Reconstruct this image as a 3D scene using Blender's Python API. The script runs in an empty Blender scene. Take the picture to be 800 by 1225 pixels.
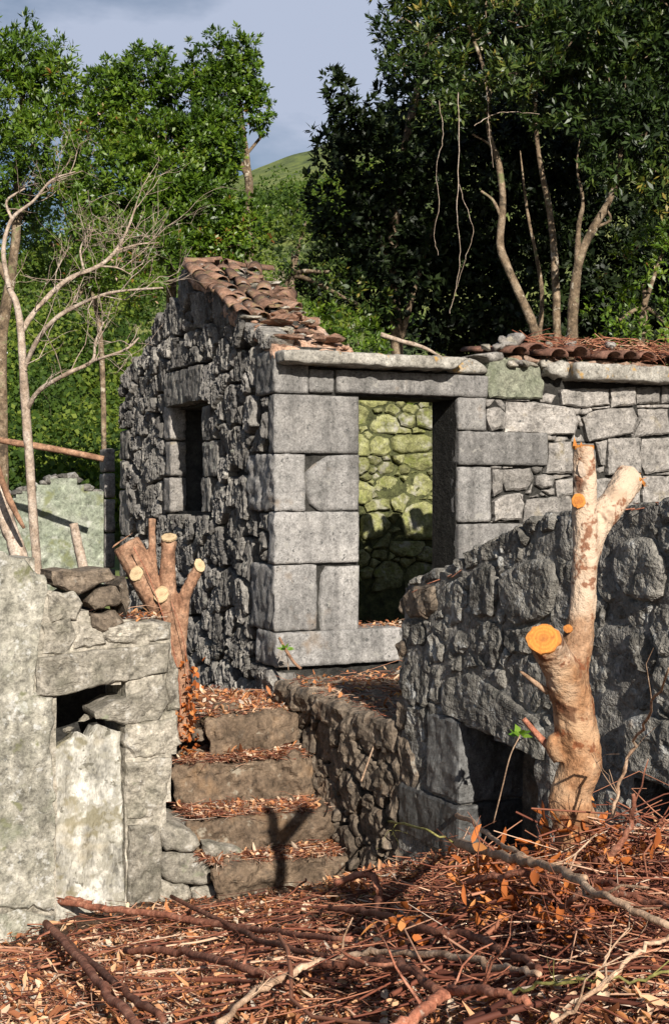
import bpy, math, random
import numpy as np
from mathutils import Vector
R = math.radians
SC = bpy.context.scene
COL = SC.collection
rng = np.random.default_rng(11)
random.seed(5)

# ------------------------------------------------------------------ camera, sky, sun, exposure
EYE, FPX = 2.7, 1550.0            # eye height (m), focal length in photo pixels (800 wide)
cam = bpy.data.cameras.new('camera'); cam_o = bpy.data.objects.new('camera', cam); COL.objects.link(cam_o)
cam_o.location = (0, 0, EYE); cam_o.rotation_euler = (R(90), 0, 0)
cam.sensor_fit = 'HORIZONTAL'; cam.sensor_width = 36; cam.lens = 36 * FPX / 800
cam.shift_y = -22.5 / 800; cam.clip_start = .05; cam.clip_end = 4000
SC.camera = cam_o
SUN_AZ, SUN_EL = R(16.9), R(27)
LDIR = Vector((-math.sin(SUN_AZ) * math.cos(SUN_EL), math.cos(SUN_AZ) * math.cos(SUN_EL), -math.sin(SUN_EL)))
sl = bpy.data.lights.new('sun', 'SUN'); sun = bpy.data.objects.new('sun', sl); COL.objects.link(sun)
sl.energy = 5.0; sl.angle = R(.5); sl.color = (1, .94, .84)
sun.rotation_euler = LDIR.to_track_quat('-Z', 'Y').to_euler(); sun.location = (10, -20, 25)
world = bpy.data.worlds.new('World'); SC.world = world; world.use_nodes = True
wt = world.node_tree; wt.nodes.clear()
wo = wt.nodes.new('ShaderNodeOutputWorld'); wb = wt.nodes.new('ShaderNodeBackground')
sky = wt.nodes.new('ShaderNodeTexSky'); sky.sky_type = 'NISHITA'; sky.sun_disc = False
sky.sun_elevation = SUN_EL; sky.sun_rotation = math.pi - SUN_AZ; sky.air_density = 1.0; sky.dust_density = .6
wtc = wt.nodes.new('ShaderNodeTexCoord'); wmp = wt.nodes.new('ShaderNodeMapping'); wmp.inputs['Scale'].default_value = (1, 1, 2.6); wmp.inputs['Location'].default_value = (9.62, .08, .06)
wn = wt.nodes.new('ShaderNodeTexNoise'); wn.inputs['Scale'].default_value = 1.9; wn.inputs['Detail'].default_value = 7; wn.inputs['Roughness'].default_value = .55
wr = wt.nodes.new('ShaderNodeValToRGB'); wr.color_ramp.elements[0].position = .54; wr.color_ramp.elements[1].position = .64
wm = wt.nodes.new('ShaderNodeMixRGB'); wm.inputs['Color2'].default_value = (6.7, 7.6, 9.7, 1)
L = wt.links.new
L(wtc.outputs['Generated'], wmp.inputs['Vector']); L(wmp.outputs['Vector'], wn.inputs['Vector'])
L(wn.outputs['Fac'], wr.inputs['Fac']); L(wr.outputs['Color'], wm.inputs['Fac']); L(sky.outputs['Color'], wm.inputs['Color1'])
L(wm.outputs['Color'], wb.inputs['Color']); L(wb.outputs['Background'], wo.inputs['Surface'])
wb.inputs['Strength'].default_value = .05
SC.view_settings.view_transform = 'Standard'; SC.view_settings.look = 'None'; SC.view_settings.gamma = 1
SC.view_settings.use_curve_mapping = False
SC.view_settings.exposure = .5
SC.cycles.adaptive_threshold = .02; SC.cycles.max_bounces = 4; SC.cycles.diffuse_bounces = 2; SC.cycles.glossy_bounces = 2; SC.cycles.transmission_bounces = 2

# ------------------------------------------------------------------ helpers
def P(px, py, Y): return Vector(((px - 400) / FPX * Y, Y, EYE - (py - 590) / FPX * Y))
def fold(a): return a * a * (3 - 2 * a)
def vnoise(p, seed=0):
    p = np.asarray(p, float); i = np.floor(p).astype(np.int64); f = fold(p - i)
    def h(dx, dy, dz):
        n = (i[:, 0] + dx) * 374761393 + (i[:, 1] + dy) * 668265263 + (i[:, 2] + dz) * 2147483647 + seed * 974711
        n = (n ^ (n >> 13)) * 1274126177; n = n ^ (n >> 16)
        return (n & 0xffff) / 65535.0
    x, y, z = f.T
    def l(a, b, t): return a + (b - a) * t
    return l(l(l(h(0,0,0), h(1,0,0), x), l(h(0,1,0), h(1,1,0), x), y), l(l(h(0,0,1), h(1,0,1), x), l(h(0,1,1), h(1,1,1), x), y), z) * 2 - 1
def fbm(p, seed=0, o=3):
    s = 0; a = 1; p = np.asarray(p, float)
    for k in range(o): s = s + a * vnoise(p, seed + k * 7); p = p * 2.03; a *= .5
    return s
def ridge(p, seed=0, o=3):
    s = 0; a = 1; p = np.asarray(p, float)
    for k in range(o): s = s + a * (1 - 2 * np.abs(vnoise(p, seed + k * 7))); p = p * 2.1; a *= .5
    return s
WL = {}
def tag(o, label=None, cat=None, group=None, kind=None):
    if label: o['label'] = label
    if cat: o['category'] = cat
    if group: o['group'] = group
    if kind: o['kind'] = kind
    return o
def mesh_obj(name, v, faces, mat, parent=None, loc=None, smooth=True, tint=None):
    v = np.asarray(v, float)
    if loc is None: loc = v.mean(0)
    loc = np.asarray(loc, float)
    me = bpy.data.meshes.new(name)
    if isinstance(faces, np.ndarray):
        n = faces.shape[1]; me.vertices.add(len(v)); me.vertices.foreach_set('co', (v - loc).ravel())
        me.loops.add(faces.size); me.loops.foreach_set('vertex_index', faces.ravel().astype(np.int32))
        me.polygons.add(len(faces)); me.polygons.foreach_set('loop_start', np.arange(0, faces.size, n, dtype=np.int32))
        me.update(calc_edges=True)
    else:
        me.from_pydata((v - loc).tolist(), [], faces)
    if smooth: me.polygons.foreach_set('use_smooth', np.ones(len(me.polygons), bool))
    if tint is not None:
        a = me.attributes.new('tint', 'FLOAT', 'FACE'); a.data.foreach_set('value', np.asarray(tint, np.float32))
    for m in (mat if isinstance(mat, (list, tuple)) else [mat]): me.materials.append(m)
    o = bpy.data.objects.new(name, me); COL.objects.link(o)
    if parent is not None:
        o.parent = parent; o.location = Vector(loc) - WL[parent.name]
    else: o.location = loc
    WL[o.name] = Vector(loc); me.update()
    return o
def empty(name, loc, label, cat, group=None):
    o = bpy.data.objects.new(name, None); COL.objects.link(o); o.location = loc; WL[o.name] = Vector(loc)
    o.empty_display_size = .2
    return tag(o, label, cat, group)
class MB:                                      # collects tubes and leaves
    def __init__(s): s.v = []; s.f = []; s.n = 0; s.t = []
    def add(s, v, f, t=None):
        s.v.append(np.asarray(v, float)); f = np.asarray(f)
        s.f.append(f + s.n); s.n += len(v)
        s.t.append(np.full(len(f), .5 if t is None else t) if np.isscalar(t) or t is None else np.asarray(t))
    def obj(s, name, mat, parent=None, loc=None, smooth=True):
        return mesh_obj(name, np.concatenate(s.v), np.concatenate(s.f), mat, parent, loc, smooth, np.concatenate(s.t))
def tube(pts, rad, seg=6, wob=0, cap=True, seed=0, flat=1.0):
    pts = np.asarray(pts, float); n = len(pts); rad = np.broadcast_to(np.asarray(rad, float), (n,))
    T = np.gradient(pts, axis=0); T /= np.linalg.norm(T, axis=1)[:, None] + 1e-9
    ref = np.array([0, 1, 0.]) if abs(T[0][1]) < .8 else np.array([1., 0, 0])
    V = []; a = np.arange(seg) / seg * 2 * np.pi
    u = None
    for k in range(n):
        u = (ref if u is None else u) - T[k] * np.dot(ref if u is None else u, T[k]); u /= np.linalg.norm(u) + 1e-9
        w = np.cross(T[k], u)
        V.append(pts[k] + rad[k] * (np.cos(a)[:, None] * u + flat * np.sin(a)[:, None] * w))
    V = np.concatenate(V)
    if wob: 
        c = np.repeat(pts, seg, 0); d = V - c
        V = c + d * (1 + wob * fbm(V * 14, seed, 2))[:, None]
    F = []
    for k in range(n - 1):
        for j in range(seg):
            b = k * seg; j2 = (j + 1) % seg
            F.append((b + j, b + j2, b + seg + j2, b + seg + j))
    if cap:
        V = np.concatenate([V, pts[:1], pts[-1:]]); c0 = len(V) - 2
        for j in range(0, seg):
            j2 = (j + 1) % seg
            F.append((c0, j2, j, c0)); F.append((c0 + 1, (n - 1) * seg + j, (n - 1) * seg + j2, c0 + 1))
    return V, np.array(F)
def degen(F):                                   # quads with a repeated vertex become triangles
    return [tuple(dict.fromkeys(f)) for f in F.tolist()]
def spline(p, m=6):
    p = np.asarray(p, float)
    if len(p) < 3:
        t = np.linspace(0, 1, m)[:, None]; return p[0] * (1 - t) + p[-1] * t
    q = np.vstack([2 * p[0] - p[1], p, 2 * p[-1] - p[-2]]); out = []
    for k in range(1, len(q) - 2):
        a, b, c, d = q[k - 1:k + 3]
        for t in np.linspace(0, 1, m, endpoint=False):
            out.append(.5 * (2 * b + (c - a) * t + (2 * a - 5 * b + 4 * c - d) * t * t + (3 * b - a - 3 * c + d) * t ** 3))
    out.append(q[-2]); return np.array(out)
def stick_obj(name, pts, rads, mat, parent=None, seg=7, wob=.15, label=None, cat=None, group=None, m=5):
    rp = spline(np.column_stack([np.asarray(pts, float), np.asarray(rads, float)]), m)
    v, f = tube(rp[:, :3], np.maximum(rp[:, 3], .0008), seg, wob, seed=int(rng.integers(999)))
    o = mesh_obj(name, v, degen(f), mat, parent, loc=rp[0, :3])
    return tag(o, label, cat, group)

# ------------------------------------------------------------------ materials
def nmat(name):
    m = bpy.data.materials.new(name); m.use_nodes = True; t = m.node_tree
    return m, t, t.nodes['Principled BSDF']
def nn(t, typ, **kw):
    n = t.nodes.new(typ)
    for k, v in kw.items():
        if k in n.inputs: n.inputs[k].default_value = v
        else: setattr(n, k, v)
    return n
def ramp(t, fac, stops):
    r = t.nodes.new('ShaderNodeValToRGB'); e = r.color_ramp.elements
    while len(e) < len(stops): e.new(.5)
    for k, (p, c) in enumerate(stops):
        e[k].position = p; e[k].color = (*(c if hasattr(c, '__len__') else (c, c, c)), 1)
    t.links.new(fac, r.inputs['Fac']); return r.outputs['Color']
def mix(t, fac, a, b, mode='MIX'):
    m = t.nodes.new('ShaderNodeMixRGB'); m.blend_type = mode
    for s, v in (('Fac', fac), ('Color1', a), ('Color2', b)):
        if hasattr(v, 'is_linked'): t.links.new(v, m.inputs[s])
        elif s == 'Fac': m.inputs[s].default_value = v
        else: m.inputs[s].default_value = (*v, 1)
    return m.outputs['Color']
def nn_range(t, v, a, b):
    m = t.nodes.new('ShaderNodeMapRange'); m.inputs['From Min'].default_value = a; m.inputs['From Max'].default_value = b; t.links.new(v, m.inputs['Value']); return m.outputs['Result']
def noise(t, pos, scale, detail=4, rough=.6, stretch=None):
    if stretch:
        mp = t.nodes.new('ShaderNodeMapping'); mp.inputs['Scale'].default_value = stretch; t.links.new(pos, mp.inputs['Vector']); pos = mp.outputs['Vector']
    n = t.nodes.new('ShaderNodeTexNoise'); n.inputs['Scale'].default_value = scale; n.inputs['Detail'].default_value = detail; n.inputs['Roughness'].default_value = rough
    t.links.new(pos, n.inputs['Vector']); return n.outputs['Fac']
def stone_mat(name, cols, spots=(), scale=5, bump=.5, bdist=.012, bscale=38, rough=.9, var=.35, stretch=None, pits=0, spec=.3, grain=.45, mott=.75, streak=0):
    """cols: dark / mid / light; spots: (colour, threshold 0-1, scale, softness)"""
    m, t, b = nmat(name); g = nn(t, 'ShaderNodeNewGeometry').outputs['Position']
    c = ramp(t, noise(t, g, scale, 4, .65, stretch), [(.3, cols[0]), (.5, cols[1]), (.72, cols[2])])
    fine = noise(t, g, bscale * 1.7, 2, .7)
    c = mix(t, grain, c, ramp(t, fine, [(.28, .25), (.5, 1.), (.74, 1.7)]), 'MULTIPLY')
    c = mix(t, mott, c, ramp(t, noise(t, g, bscale * .55, 4, .75, stretch), [(.36, .38), (.47, .92), (.56, 1.05), (.66, 1.55)]), 'MULTIPLY')
    if streak: c = mix(t, streak, c, ramp(t, noise(t, g, 7, 3, .6, (1, 1, .13)), [(.36, .45), (.5, 1.), (.68, 1.25)]), 'MULTIPLY')
    inf = nn(t, 'ShaderNodeObjectInfo')
    c = mix(t, 1., c, ramp(t, inf.outputs['Random'], [(0, 1 - var), (.5, 1.), (1, 1 + var)]), 'MULTIPLY')
    for sc, th, ss, soft in spots:
        c = mix(t, ramp(t, noise(t, g, ss, 3, .7), [(th, 0.), (th + soft, .85)]), c, sc)
    t.links.new(c, b.inputs['Base Color']); b.inputs['Roughness'].default_value = rough; b.inputs['Specular IOR Level'].default_value = spec
    h = noise(t, g, bscale, 3, .75, stretch)
    if pits:
        v = nn(t, 'ShaderNodeTexVoronoi', Scale=pits); t.links.new(g, v.inputs['Vector'])
        h = mix(t, .7, h, ramp(t, v.outputs['Distance'], [(.05, 0.), (.28, .8)]), 'MULTIPLY')
    bp = nn(t, 'ShaderNodeBump', Strength=bump, Distance=bdist); t.links.new(h, bp.inputs['Height']); t.links.new(bp.outputs['Normal'], b.inputs['Normal'])
    return m
M = {}
M['gable'] = stone_mat('rough_basalt', [(0.083,0.077,0.074), (0.172,0.160,0.146), (0.296,0.273,0.240)], [((.36,.36,.30), .63, 9, .1), ((.20,.11,.06), .70, 3.1, .1)], 7, .9, .02, 30, stretch=(1, 1, .4))
M['ashlar'] = stone_mat('dressed_basalt', [(0.162,0.155,0.147), (0.230,0.218,0.208), (0.299,0.281,0.263)], [((.30,.285,.26), .62, 9, .08), ((.22,.15,.09), .63, 2.6, .16), ((.07,.07,.068), .62, 22, .05)], 2.5, .75, .01, 42, var=.3, pits=50, mott=.6, streak=.6)
M['block'] = stone_mat('pale_fieldstone', [(0.176,0.163,0.148), (0.269,0.247,0.227), (0.371,0.338,0.306)], [((.34,.315,.28), .61, 8, .1), ((.21,.17,.10), .60, 4, .15), ((.06,.06,.06), .63, 26, .05)], 4, .7, .012, 36, var=.25, pits=40, streak=.4)
M['greenblock'] = stone_mat('lichen_fieldstone', [(0.119,0.128,0.085), (0.178,0.183,0.136), (0.238,0.234,0.178)], [((.42,.40,.35), .68, 12, .1)], 5, .7, .012, 36, var=.15, pits=40)
M['moss'] = stone_mat('mossy_stone', [(0.114,0.116,0.044), (0.212,0.211,0.088), (0.293,0.289,0.162)], [((.19,.22,.045), .55, 7, .2), ((.38,.36,.32), .54, 4, .15)], 9, .8, .014, 34, var=.3)
M['brown'] = stone_mat('brown_stone', [(.075,.058,.044), (.145,.112,.082), (.235,.185,.14)], [((.28,.26,.22), .64, 11, .1), ((.20,.115,.065), .6, 4, .2), ((.06,.055,.05), .6, 7, .1)], 11, .85, .016, 30, var=.25)
M['stepstone'] = stone_mat('worn_step_stone', [(0.078,0.054,0.035), (0.156,0.109,0.073), (0.234,0.172,0.118)], [((.31,.27,.21), .62, 9, .1), ((.24,.14,.07), .57, 3, .2), ((.08,.06,.045), .6, 7, .1)], 6, .9, .018, 26, var=.2)
M['dark'] = stone_mat('dark_basalt', [(0.091,0.086,0.075), (0.173,0.160,0.141), (0.292,0.274,0.240)], [((.36,.355,.34), .57, 9, .08), ((.20,.12,.07), .70, 2.6, .1)], 9, 1., .03, 24, var=.3)
M['darkmortar'] = stone_mat('old_grey_mortar', [(0.126,0.116,0.106), (0.227,0.212,0.191), (0.353,0.326,0.292)], [((.36,.35,.34), .62, 7, .1)], 6, 1., .03, 22)
M['wetjamb'] = stone_mat('smooth_grey_jamb', [(0.063,0.062,0.061), (0.095,0.093,0.090), (0.130,0.126,0.119)], [((.5,.5,.5), .70, 40, .05)], 6, .6, .01, 40, rough=.55, spec=.5)
M['joint'] = stone_mat('dark_joint_and_shade_fill', [(0.018,0.017,0.015), (0.030,0.028,0.025), (0.045,0.043,0.037)], (), 8, .9, .02, 30)  # fills joints, and blackens recesses where shade is put into the colour
M['lightjoint'] = stone_mat('dusty_joint_fill', [(0.050,0.045,0.040), (0.080,0.072,0.065), (0.120,0.110,0.100)], (), 8, .9, .02, 30)
M['mossjoint'] = stone_mat('mossy_joint_fill', [(.03,.032,.014), (.06,.065,.025), (.10,.105,.04)], (), 8, .9, .02, 30)
M['plaster'] = stone_mat('weathered_plaster', [(0.194,0.184,0.145), (0.329,0.307,0.254), (0.489,0.457,0.390)], [((.15,.15,.075), .60, 4.6, .06), ((.50,.49,.46), .58, 13, .1), ((.11,.11,.10), .64, 30, .05), ((.24,.25,.18), .58, 2.6, .2)], 6, .9, .014, 28, var=.05, pits=22, streak=.55)
M['farplaster'] = stone_mat('green_grey_plaster', [(0.168,0.188,0.139), (0.257,0.277,0.213), (0.356,0.362,0.307)], [((.17,.18,.085), .55, 3.2, .1), ((.42,.42,.38), .60, 6, .12)], 4.5, .5, .01, 22, var=.05)
M['whitewash'] = stone_mat('flaking_whitewash', [(0.299,0.277,0.229), (0.484,0.458,0.400), (0.616,0.594,0.546)], [((.19,.165,.10), .55, 4.2, .07), ((.30,.28,.23), .54, 12, .06), ((.12,.11,.085), .62, 9, .04), ((.36,.30,.20), .6, 2.2, .15)], 7, 1., .03, 16, var=.05, stretch=(1, 1, .35), streak=.7)
M['rubblegrey'] = stone_mat('lichened_rubble', [(0.158,0.145,0.112), (0.278,0.250,0.205), (0.420,0.380,0.321)], [((.46,.44,.40), .60, 12, .1), ((.24,.19,.13), .63, 3, .15), ((.22,.24,.15), .64, 5, .12)], 6, .8, .014, 32, var=.25)
M['slab'] = stone_mat('weathered_concrete', [(0.187,0.170,0.145), (0.306,0.285,0.251), (0.399,0.374,0.332)], [((.42,.25,.07), .60, 6, .1), ((.10,.10,.09), .70, 18, .06)], 5, .6, .01, 40, var=.05)
M['tile'] = stone_mat('terracotta', [(0.111,0.069,0.047), (0.214,0.119,0.080), (0.291,0.184,0.132)], [((.24,.19,.09), .55, 7, .14), ((.09,.07,.06), .60, 13, .1), ((.33,.30,.27), .60, 9, .1)], 6, .5, .008, 40, var=.35)
M['rust'] = stone_mat('rusty_tile', [(0.072,0.036,0.027), (0.153,0.077,0.054), (0.234,0.126,0.090)], [((.25,.23,.21), .66, 12, .1)], 8, .6, .008, 40, var=.3)
M['bed'] = stone_mat('pink_roof_mortar', [(.22,.12,.08), (.36,.22,.15), (.45,.33,.26)], [((.33,.31,.28), .6, 12, .1)], 7, 1., .03, 24)
M['bark'] = stone_mat('pale_bark', [(.24,.17,.12), (.40,.31,.24), (.53,.45,.38)], [((.17,.10,.06), .63, 9, .1)], 9, .6, .008, 45, var=.12)
M['treebark'] = stone_mat('brown_bark', [(.07,.048,.03), (.19,.135,.085), (.36,.28,.20)], [((.46,.40,.31), .60, 7, .06), ((.12,.14,.05), .6, 4, .1), ((.04,.03,.02), .58, 5, .08)], 8, .8, .012, 40, var=.15)
M['stump'] = stone_mat('tan_stump_bark', [(0.207,0.110,0.057), (0.357,0.220,0.135), (0.470,0.347,0.255)], [((.60,.46,.34), .46, 2.6, .10), ((.20,.07,.03), .57, 13, .06), ((.11,.05,.028), .59, 6, .05)], 8, 1., .012, 40, var=.05, mott=.45)
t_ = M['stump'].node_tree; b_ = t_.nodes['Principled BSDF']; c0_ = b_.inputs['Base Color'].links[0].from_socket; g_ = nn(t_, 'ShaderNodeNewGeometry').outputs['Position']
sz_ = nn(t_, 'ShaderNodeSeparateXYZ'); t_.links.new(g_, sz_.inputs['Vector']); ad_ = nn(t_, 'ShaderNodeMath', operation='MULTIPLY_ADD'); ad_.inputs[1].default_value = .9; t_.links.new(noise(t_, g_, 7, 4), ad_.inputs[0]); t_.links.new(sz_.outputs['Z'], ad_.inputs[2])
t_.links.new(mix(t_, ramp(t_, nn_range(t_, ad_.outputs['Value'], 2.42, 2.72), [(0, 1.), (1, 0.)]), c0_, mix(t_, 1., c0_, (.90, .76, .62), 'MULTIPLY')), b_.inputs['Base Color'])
M['redbark'] = stone_mat('reddish_stump_bark', [(.17,.085,.05), (.30,.165,.10), (.42,.26,.17)], [((.13,.06,.035), .64, 11, .07)], 8, .6, .01, 40, var=.1)
M['stick'] = stone_mat('dry_branch_bark', [(0.129,0.044,0.026), (0.285,0.107,0.063), (0.485,0.235,0.152)], [((.42,.31,.24), .64, 20, .07)], 12, .7, .006, 60, var=.4)
M['palestick'] = stone_mat('pale_branch_bark', [(0.238,0.140,0.083), (0.428,0.280,0.185), (0.570,0.420,0.296)], [((.16,.08,.05), .62, 16, .1)], 12, .6, .006, 60, var=.2)
M['greenstick'] = stone_mat('green_stem', [(.16,.14,.04), (.26,.24,.07), (.36,.32,.12)], (), 12, .4, .004, 60, var=.2)
M['floor'] = stone_mat('litter_soil', [(0.035,0.020,0.013), (0.075,0.043,0.025), (0.125,0.075,0.045)], [((.34,.22,.13), .62, 30, .08), ((.12,.12,.05), .62, 1.6, .1)], 9, 1., .04, 26)
M['white'] = stone_mat('white_paint', [(.6,.6,.6), (.7,.7,.7), (.78,.78,.78)], (), 5, .2)
def cut_mat(name, inner, mid, dark, ringscale=24):
    m, t, b = nmat(name); tc = nn(t, 'ShaderNodeTexCoord').outputs['Object']
    w = nn(t, 'ShaderNodeTexWave', wave_type='RINGS', rings_direction='SPHERICAL', Scale=ringscale, Distortion=4., Detail=3)
    t.links.new(tc, w.inputs['Vector'])
    c = ramp(t, w.outputs['Fac'], [(0, mid), (1, inner)])
    vl = nn(t, 'ShaderNodeVectorMath', operation='LENGTH'); t.links.new(tc, vl.inputs[0])
    c = mix(t, ramp(t, vl.outputs['Value'], [(0, .75), (.02, .25), (.045, 0.), (.06, .5)]), c, dark)
    c = mix(t, ramp(t, noise(t, tc, 45, 5), [(.5, 0.), (.7, .75)]), c, dark)
    t.links.new(c, b.inputs['Base Color']); b.inputs['Roughness'].default_value = .85
    bp = nn(t, 'ShaderNodeBump', Strength=.8, Distance=.006); t.links.new(noise(t, tc, 90, 4), bp.inputs['Height']); t.links.new(bp.outputs['Normal'], b.inputs['Normal'])
    return m
M['cutorange'] = cut_mat('orange_cut_wood', (.66,.27,.045), (.58,.215,.034), (.30,.095,.022))
M['cutpale'] = cut_mat('cream_cut_wood', (.60,.46,.28), (.52,.38,.21), (.30,.19,.10))
def leaf_mat(name, stops, trans=.25, rough=.42, spec=.5):
    m, t, b = nmat(name); a = nn(t, 'ShaderNodeAttribute', attribute_name='tint')
    c = ramp(t, a.outputs['Fac'], stops); t.links.new(c, b.inputs['Base Color'])
    b.inputs['Roughness'].default_value = rough; b.inputs['Specular IOR Level'].default_value = spec
    if trans:
        tr = nn(t, 'ShaderNodeBsdfTranslucent'); t.links.new(mix(t, 1., c, (1.5, 1.6, .6), 'MULTIPLY'), tr.inputs['Color'])
        mx = nn(t, 'ShaderNodeMixShader', Fac=trans); out = t.nodes['Material Output']
        t.links.new(b.outputs[0], mx.inputs[1]); t.links.new(tr.outputs[0], mx.inputs[2]); t.links.new(mx.outputs[0], out.inputs['Surface'])
    return m
M['leafL'] = leaf_mat('laurel_leaf', [(0, (.026,.055,.006)), (.5, (.075,.140,.010)), (.9, (.145,.21,.016)), (.992, (.18,.22,.03)), (1, (.26,.10,.03))])
M['leafD'] = leaf_mat('deep_shade_leaf', [(0, (.008,.015,.005)), (1, (.028,.045,.010))], .1, .5, .3)  # near-black green: the wood's deep shade is put into the leaf colour
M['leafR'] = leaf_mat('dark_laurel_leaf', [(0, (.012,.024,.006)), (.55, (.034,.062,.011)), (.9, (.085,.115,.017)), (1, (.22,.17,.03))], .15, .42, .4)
M['leafF'] = leaf_mat('far_foliage', [(0, (.028,.056,.010)), (.5, (.075,.125,.016)), (1, (.16,.20,.028))], .25, .6, .2)
M['leafY'] = leaf_mat('fresh_leaf', [(0, (.10,.22,.02)), (1, (.22,.36,.04))], .3)
M['dry'] = leaf_mat('dry_leaf', [(0, (.11,.04,.02)), (.3, (.36,.135,.06)), (.52, (.60,.25,.10)), (.78, (.70,.42,.24)), (.93, (.76,.58,.42)), (1, (.42,.37,.32))], .2, .7, .2)
M['twig'] = leaf_mat('dry_twig', [(0, (.06,.018,.012)), (.4, (.23,.075,.043)), (.72, (.45,.20,.115)), (.92, (.66,.45,.31)), (1, (.40,.35,.30))], 0, .75, .3)
M['orange'] = leaf_mat('wilted_orange_leaf', [(0, (.26,.07,.02)), (.6, (.55,.17,.045)), (1, (.68,.31,.11))], .25, .7, .2)
m_, t_, b_ = nmat('hill_grass'); g_ = nn(t_, 'ShaderNodeNewGeometry').outputs['Position']
t_.links.new(ramp(t_, noise(t_, g_, .09, 8, .75), [(.38, (.04,.06,.015)), (.47, (.10,.13,.03)), (.55, (.15,.18,.04)), (.68, (.22,.22,.07))]), b_.inputs['Base Color']); b_.inputs['Roughness'].default_value = .95
M['grass'] = m_

# ------------------------------------------------------------------ ground
CP = []
for px, py, Y in [(690,1016,4.6),(690,1225,3.0),(800,1010,4.9),(800,1225,2.9),(560,1018,7.1),(480,1037,8.0),(425,1058,8.4),(300,1084,8.4),(190,1094,8.3),(40,1140,7.9),
                  (400,1225,4.2),(0,1225,5.0),(200,1150,6.7),(400,1130,6.5),(550,1115,5.6),(620,1078,5.1),(150,1225,4.7),(550,1225,3.6),(90,1100,8.3)]:
    p = P(px, py, Y); CP.append((p.x, p.y, p.z))
CP += [(-3,9.5,-.2),(-4,6,.2),(3.2,5,1.7),(4,8,1.4),(0,0,1.1),(-4,0,1.0),(4,0,1.5),(-.6,9.6,-.1),(.7,9,-.1),(1.6,8,.0),(2,6.6,.7),(-1.5,10.5,.0),(-.9,12,.3),(-3,12,.3),(1,11,.4),(3,12,.5),(-6,13,.2),
       (-8,20,.2),(3,16.5,2.2),(8,17,2.8),(0,17,1.0),(-3,18,.5),(-3,28,.2),(3,28,3),(14,25,5),(-14,26,-.6),(-14,8,-.5),(14,8,3)]
CP = np.array(CP); A_ = np.linalg.norm(CP[:, None, :2] - CP[None, :, :2], axis=2)
CW = np.linalg.solve(A_ + 1e-6 * np.eye(len(CP)), CP[:, 2] - 1.0)
def hillz(x, y):
    rd = np.clip(57 + (x + 73) * .42, 22, 112); s = np.clip((y - 45) / 270, 0, 1.6)
    return 1.5 + rd * np.clip(s, 0, 1) ** 1.15 - np.clip(s - 1, 0, 1) * 80 + fbm(np.column_stack([x, y, 0 * x]) * .03, 3, 3) * 3.0 * np.clip(s * 4, 0, 1)
def gz(x, y):
    x = np.atleast_1d(np.asarray(x, float)); y = np.atleast_1d(np.asarray(y, float))
    near = 1 + np.linalg.norm(np.column_stack([x, y])[:, None] - CP[None, :, :2], axis=2) @ CW
    near = np.clip(near, -1.2, 5)
    b = fold(np.clip((np.hypot(x * .9, y) - 24) / 22, 0, 1))
    return near * (1 - b) + hillz(x, y) * b
gx = np.concatenate([-np.geomspace(900, 6, 34), np.arange(-5.6, 5.61, .12), np.geomspace(6, 900, 34)])
gy = np.concatenate([[-300, -80, -20, -6, -2], np.arange(0, 2.4, .4), np.arange(2.4, 10.01, .11), np.geomspace(10.3, 1400, 90)])
X_, Y_ = np.meshgrid(gx, gy); zz = gz(X_.ravel(), Y_.ravel())
zz += .035 * fbm(np.column_stack([X_.ravel(), Y_.ravel(), zz]) * 3.1, 9, 3) * (Y_.ravel() < 14)
nx, ny = len(gx), len(gy)
ii = (np.arange(ny - 1)[:, None] * nx + np.arange(nx - 1)[None]).ravel()
fq = np.column_stack([ii, ii + 1, ii + nx + 1, ii + nx])
gr = mesh_obj('ground', np.column_stack([X_.ravel(), Y_.ravel(), zz]), fq, [M['floor'], M['grass']], loc=(0, 0, 0))
gr['kind'] = 'structure'
gr.data.polygons.foreach_set('material_index', (np.column_stack([Y_.ravel()])[fq].mean((1, 2)) > 26).astype(np.int32))
def ground_at(px, py, h=0.0):
    Ys = np.linspace(2.2, 12, 400); X = (px - 400) / FPX * Ys; z = EYE - (py - 590) / FPX * Ys
    d = z - gz(X, Ys) - h; k = int(np.argmax(d < 0)) if (d < 0).any() else 399
    return np.array([X[k], Ys[k], z[k]])

# ------------------------------------------------------------------ masonry
class Wall:
    def __init__(s, O, ang):                    # ang: direction of the wall in plan, degrees from +X
        s.O = np.array(O, float); s.d = np.array([math.cos(R(ang)), math.sin(R(ang))]); s.n = np.array([s.d[1], -s.d[0]])
        if np.dot(s.n, -s.O) < 0: s.n = -s.n
    def uz(s, px, py):
        r = np.array([(px - 400) / FPX, 1.0]); u, lam = np.linalg.solve(np.column_stack([s.d, -r]), -s.O)
        return (u, EYE - (py - 590) / FPX * lam)
    def poly(s, pts): return np.array([s.uz(*p) for p in pts])
    def w(s, u, z, dep):
        u = np.asarray(u, float)
        return np.column_stack([s.O[0] + s.d[0] * u + s.n[0] * dep, s.O[1] + s.d[1] * u + s.n[1] * dep, np.broadcast_to(z, u.shape)])
def area(p): return .5 * np.sum(p[:, 0] * np.roll(p[:, 1], -1) - np.roll(p[:, 0], -1) * p[:, 1])
def ccw(p): return p if area(p) > 0 else p[::-1]
def clip(poly, a, b, c):
    out = []; n = len(poly)
    for k in range(n):
        p, q = poly[k], poly[(k + 1) % n]; dp = a * p[0] + b * p[1] - c; dq = a * q[0] + b * q[1] - c
        if dp <= 0: out.append(p)
        if dp * dq < 0: out.append(p + (q - p) * (dp / (dp - dq)))
    return np.array(out) if len(out) > 2 else None
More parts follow.
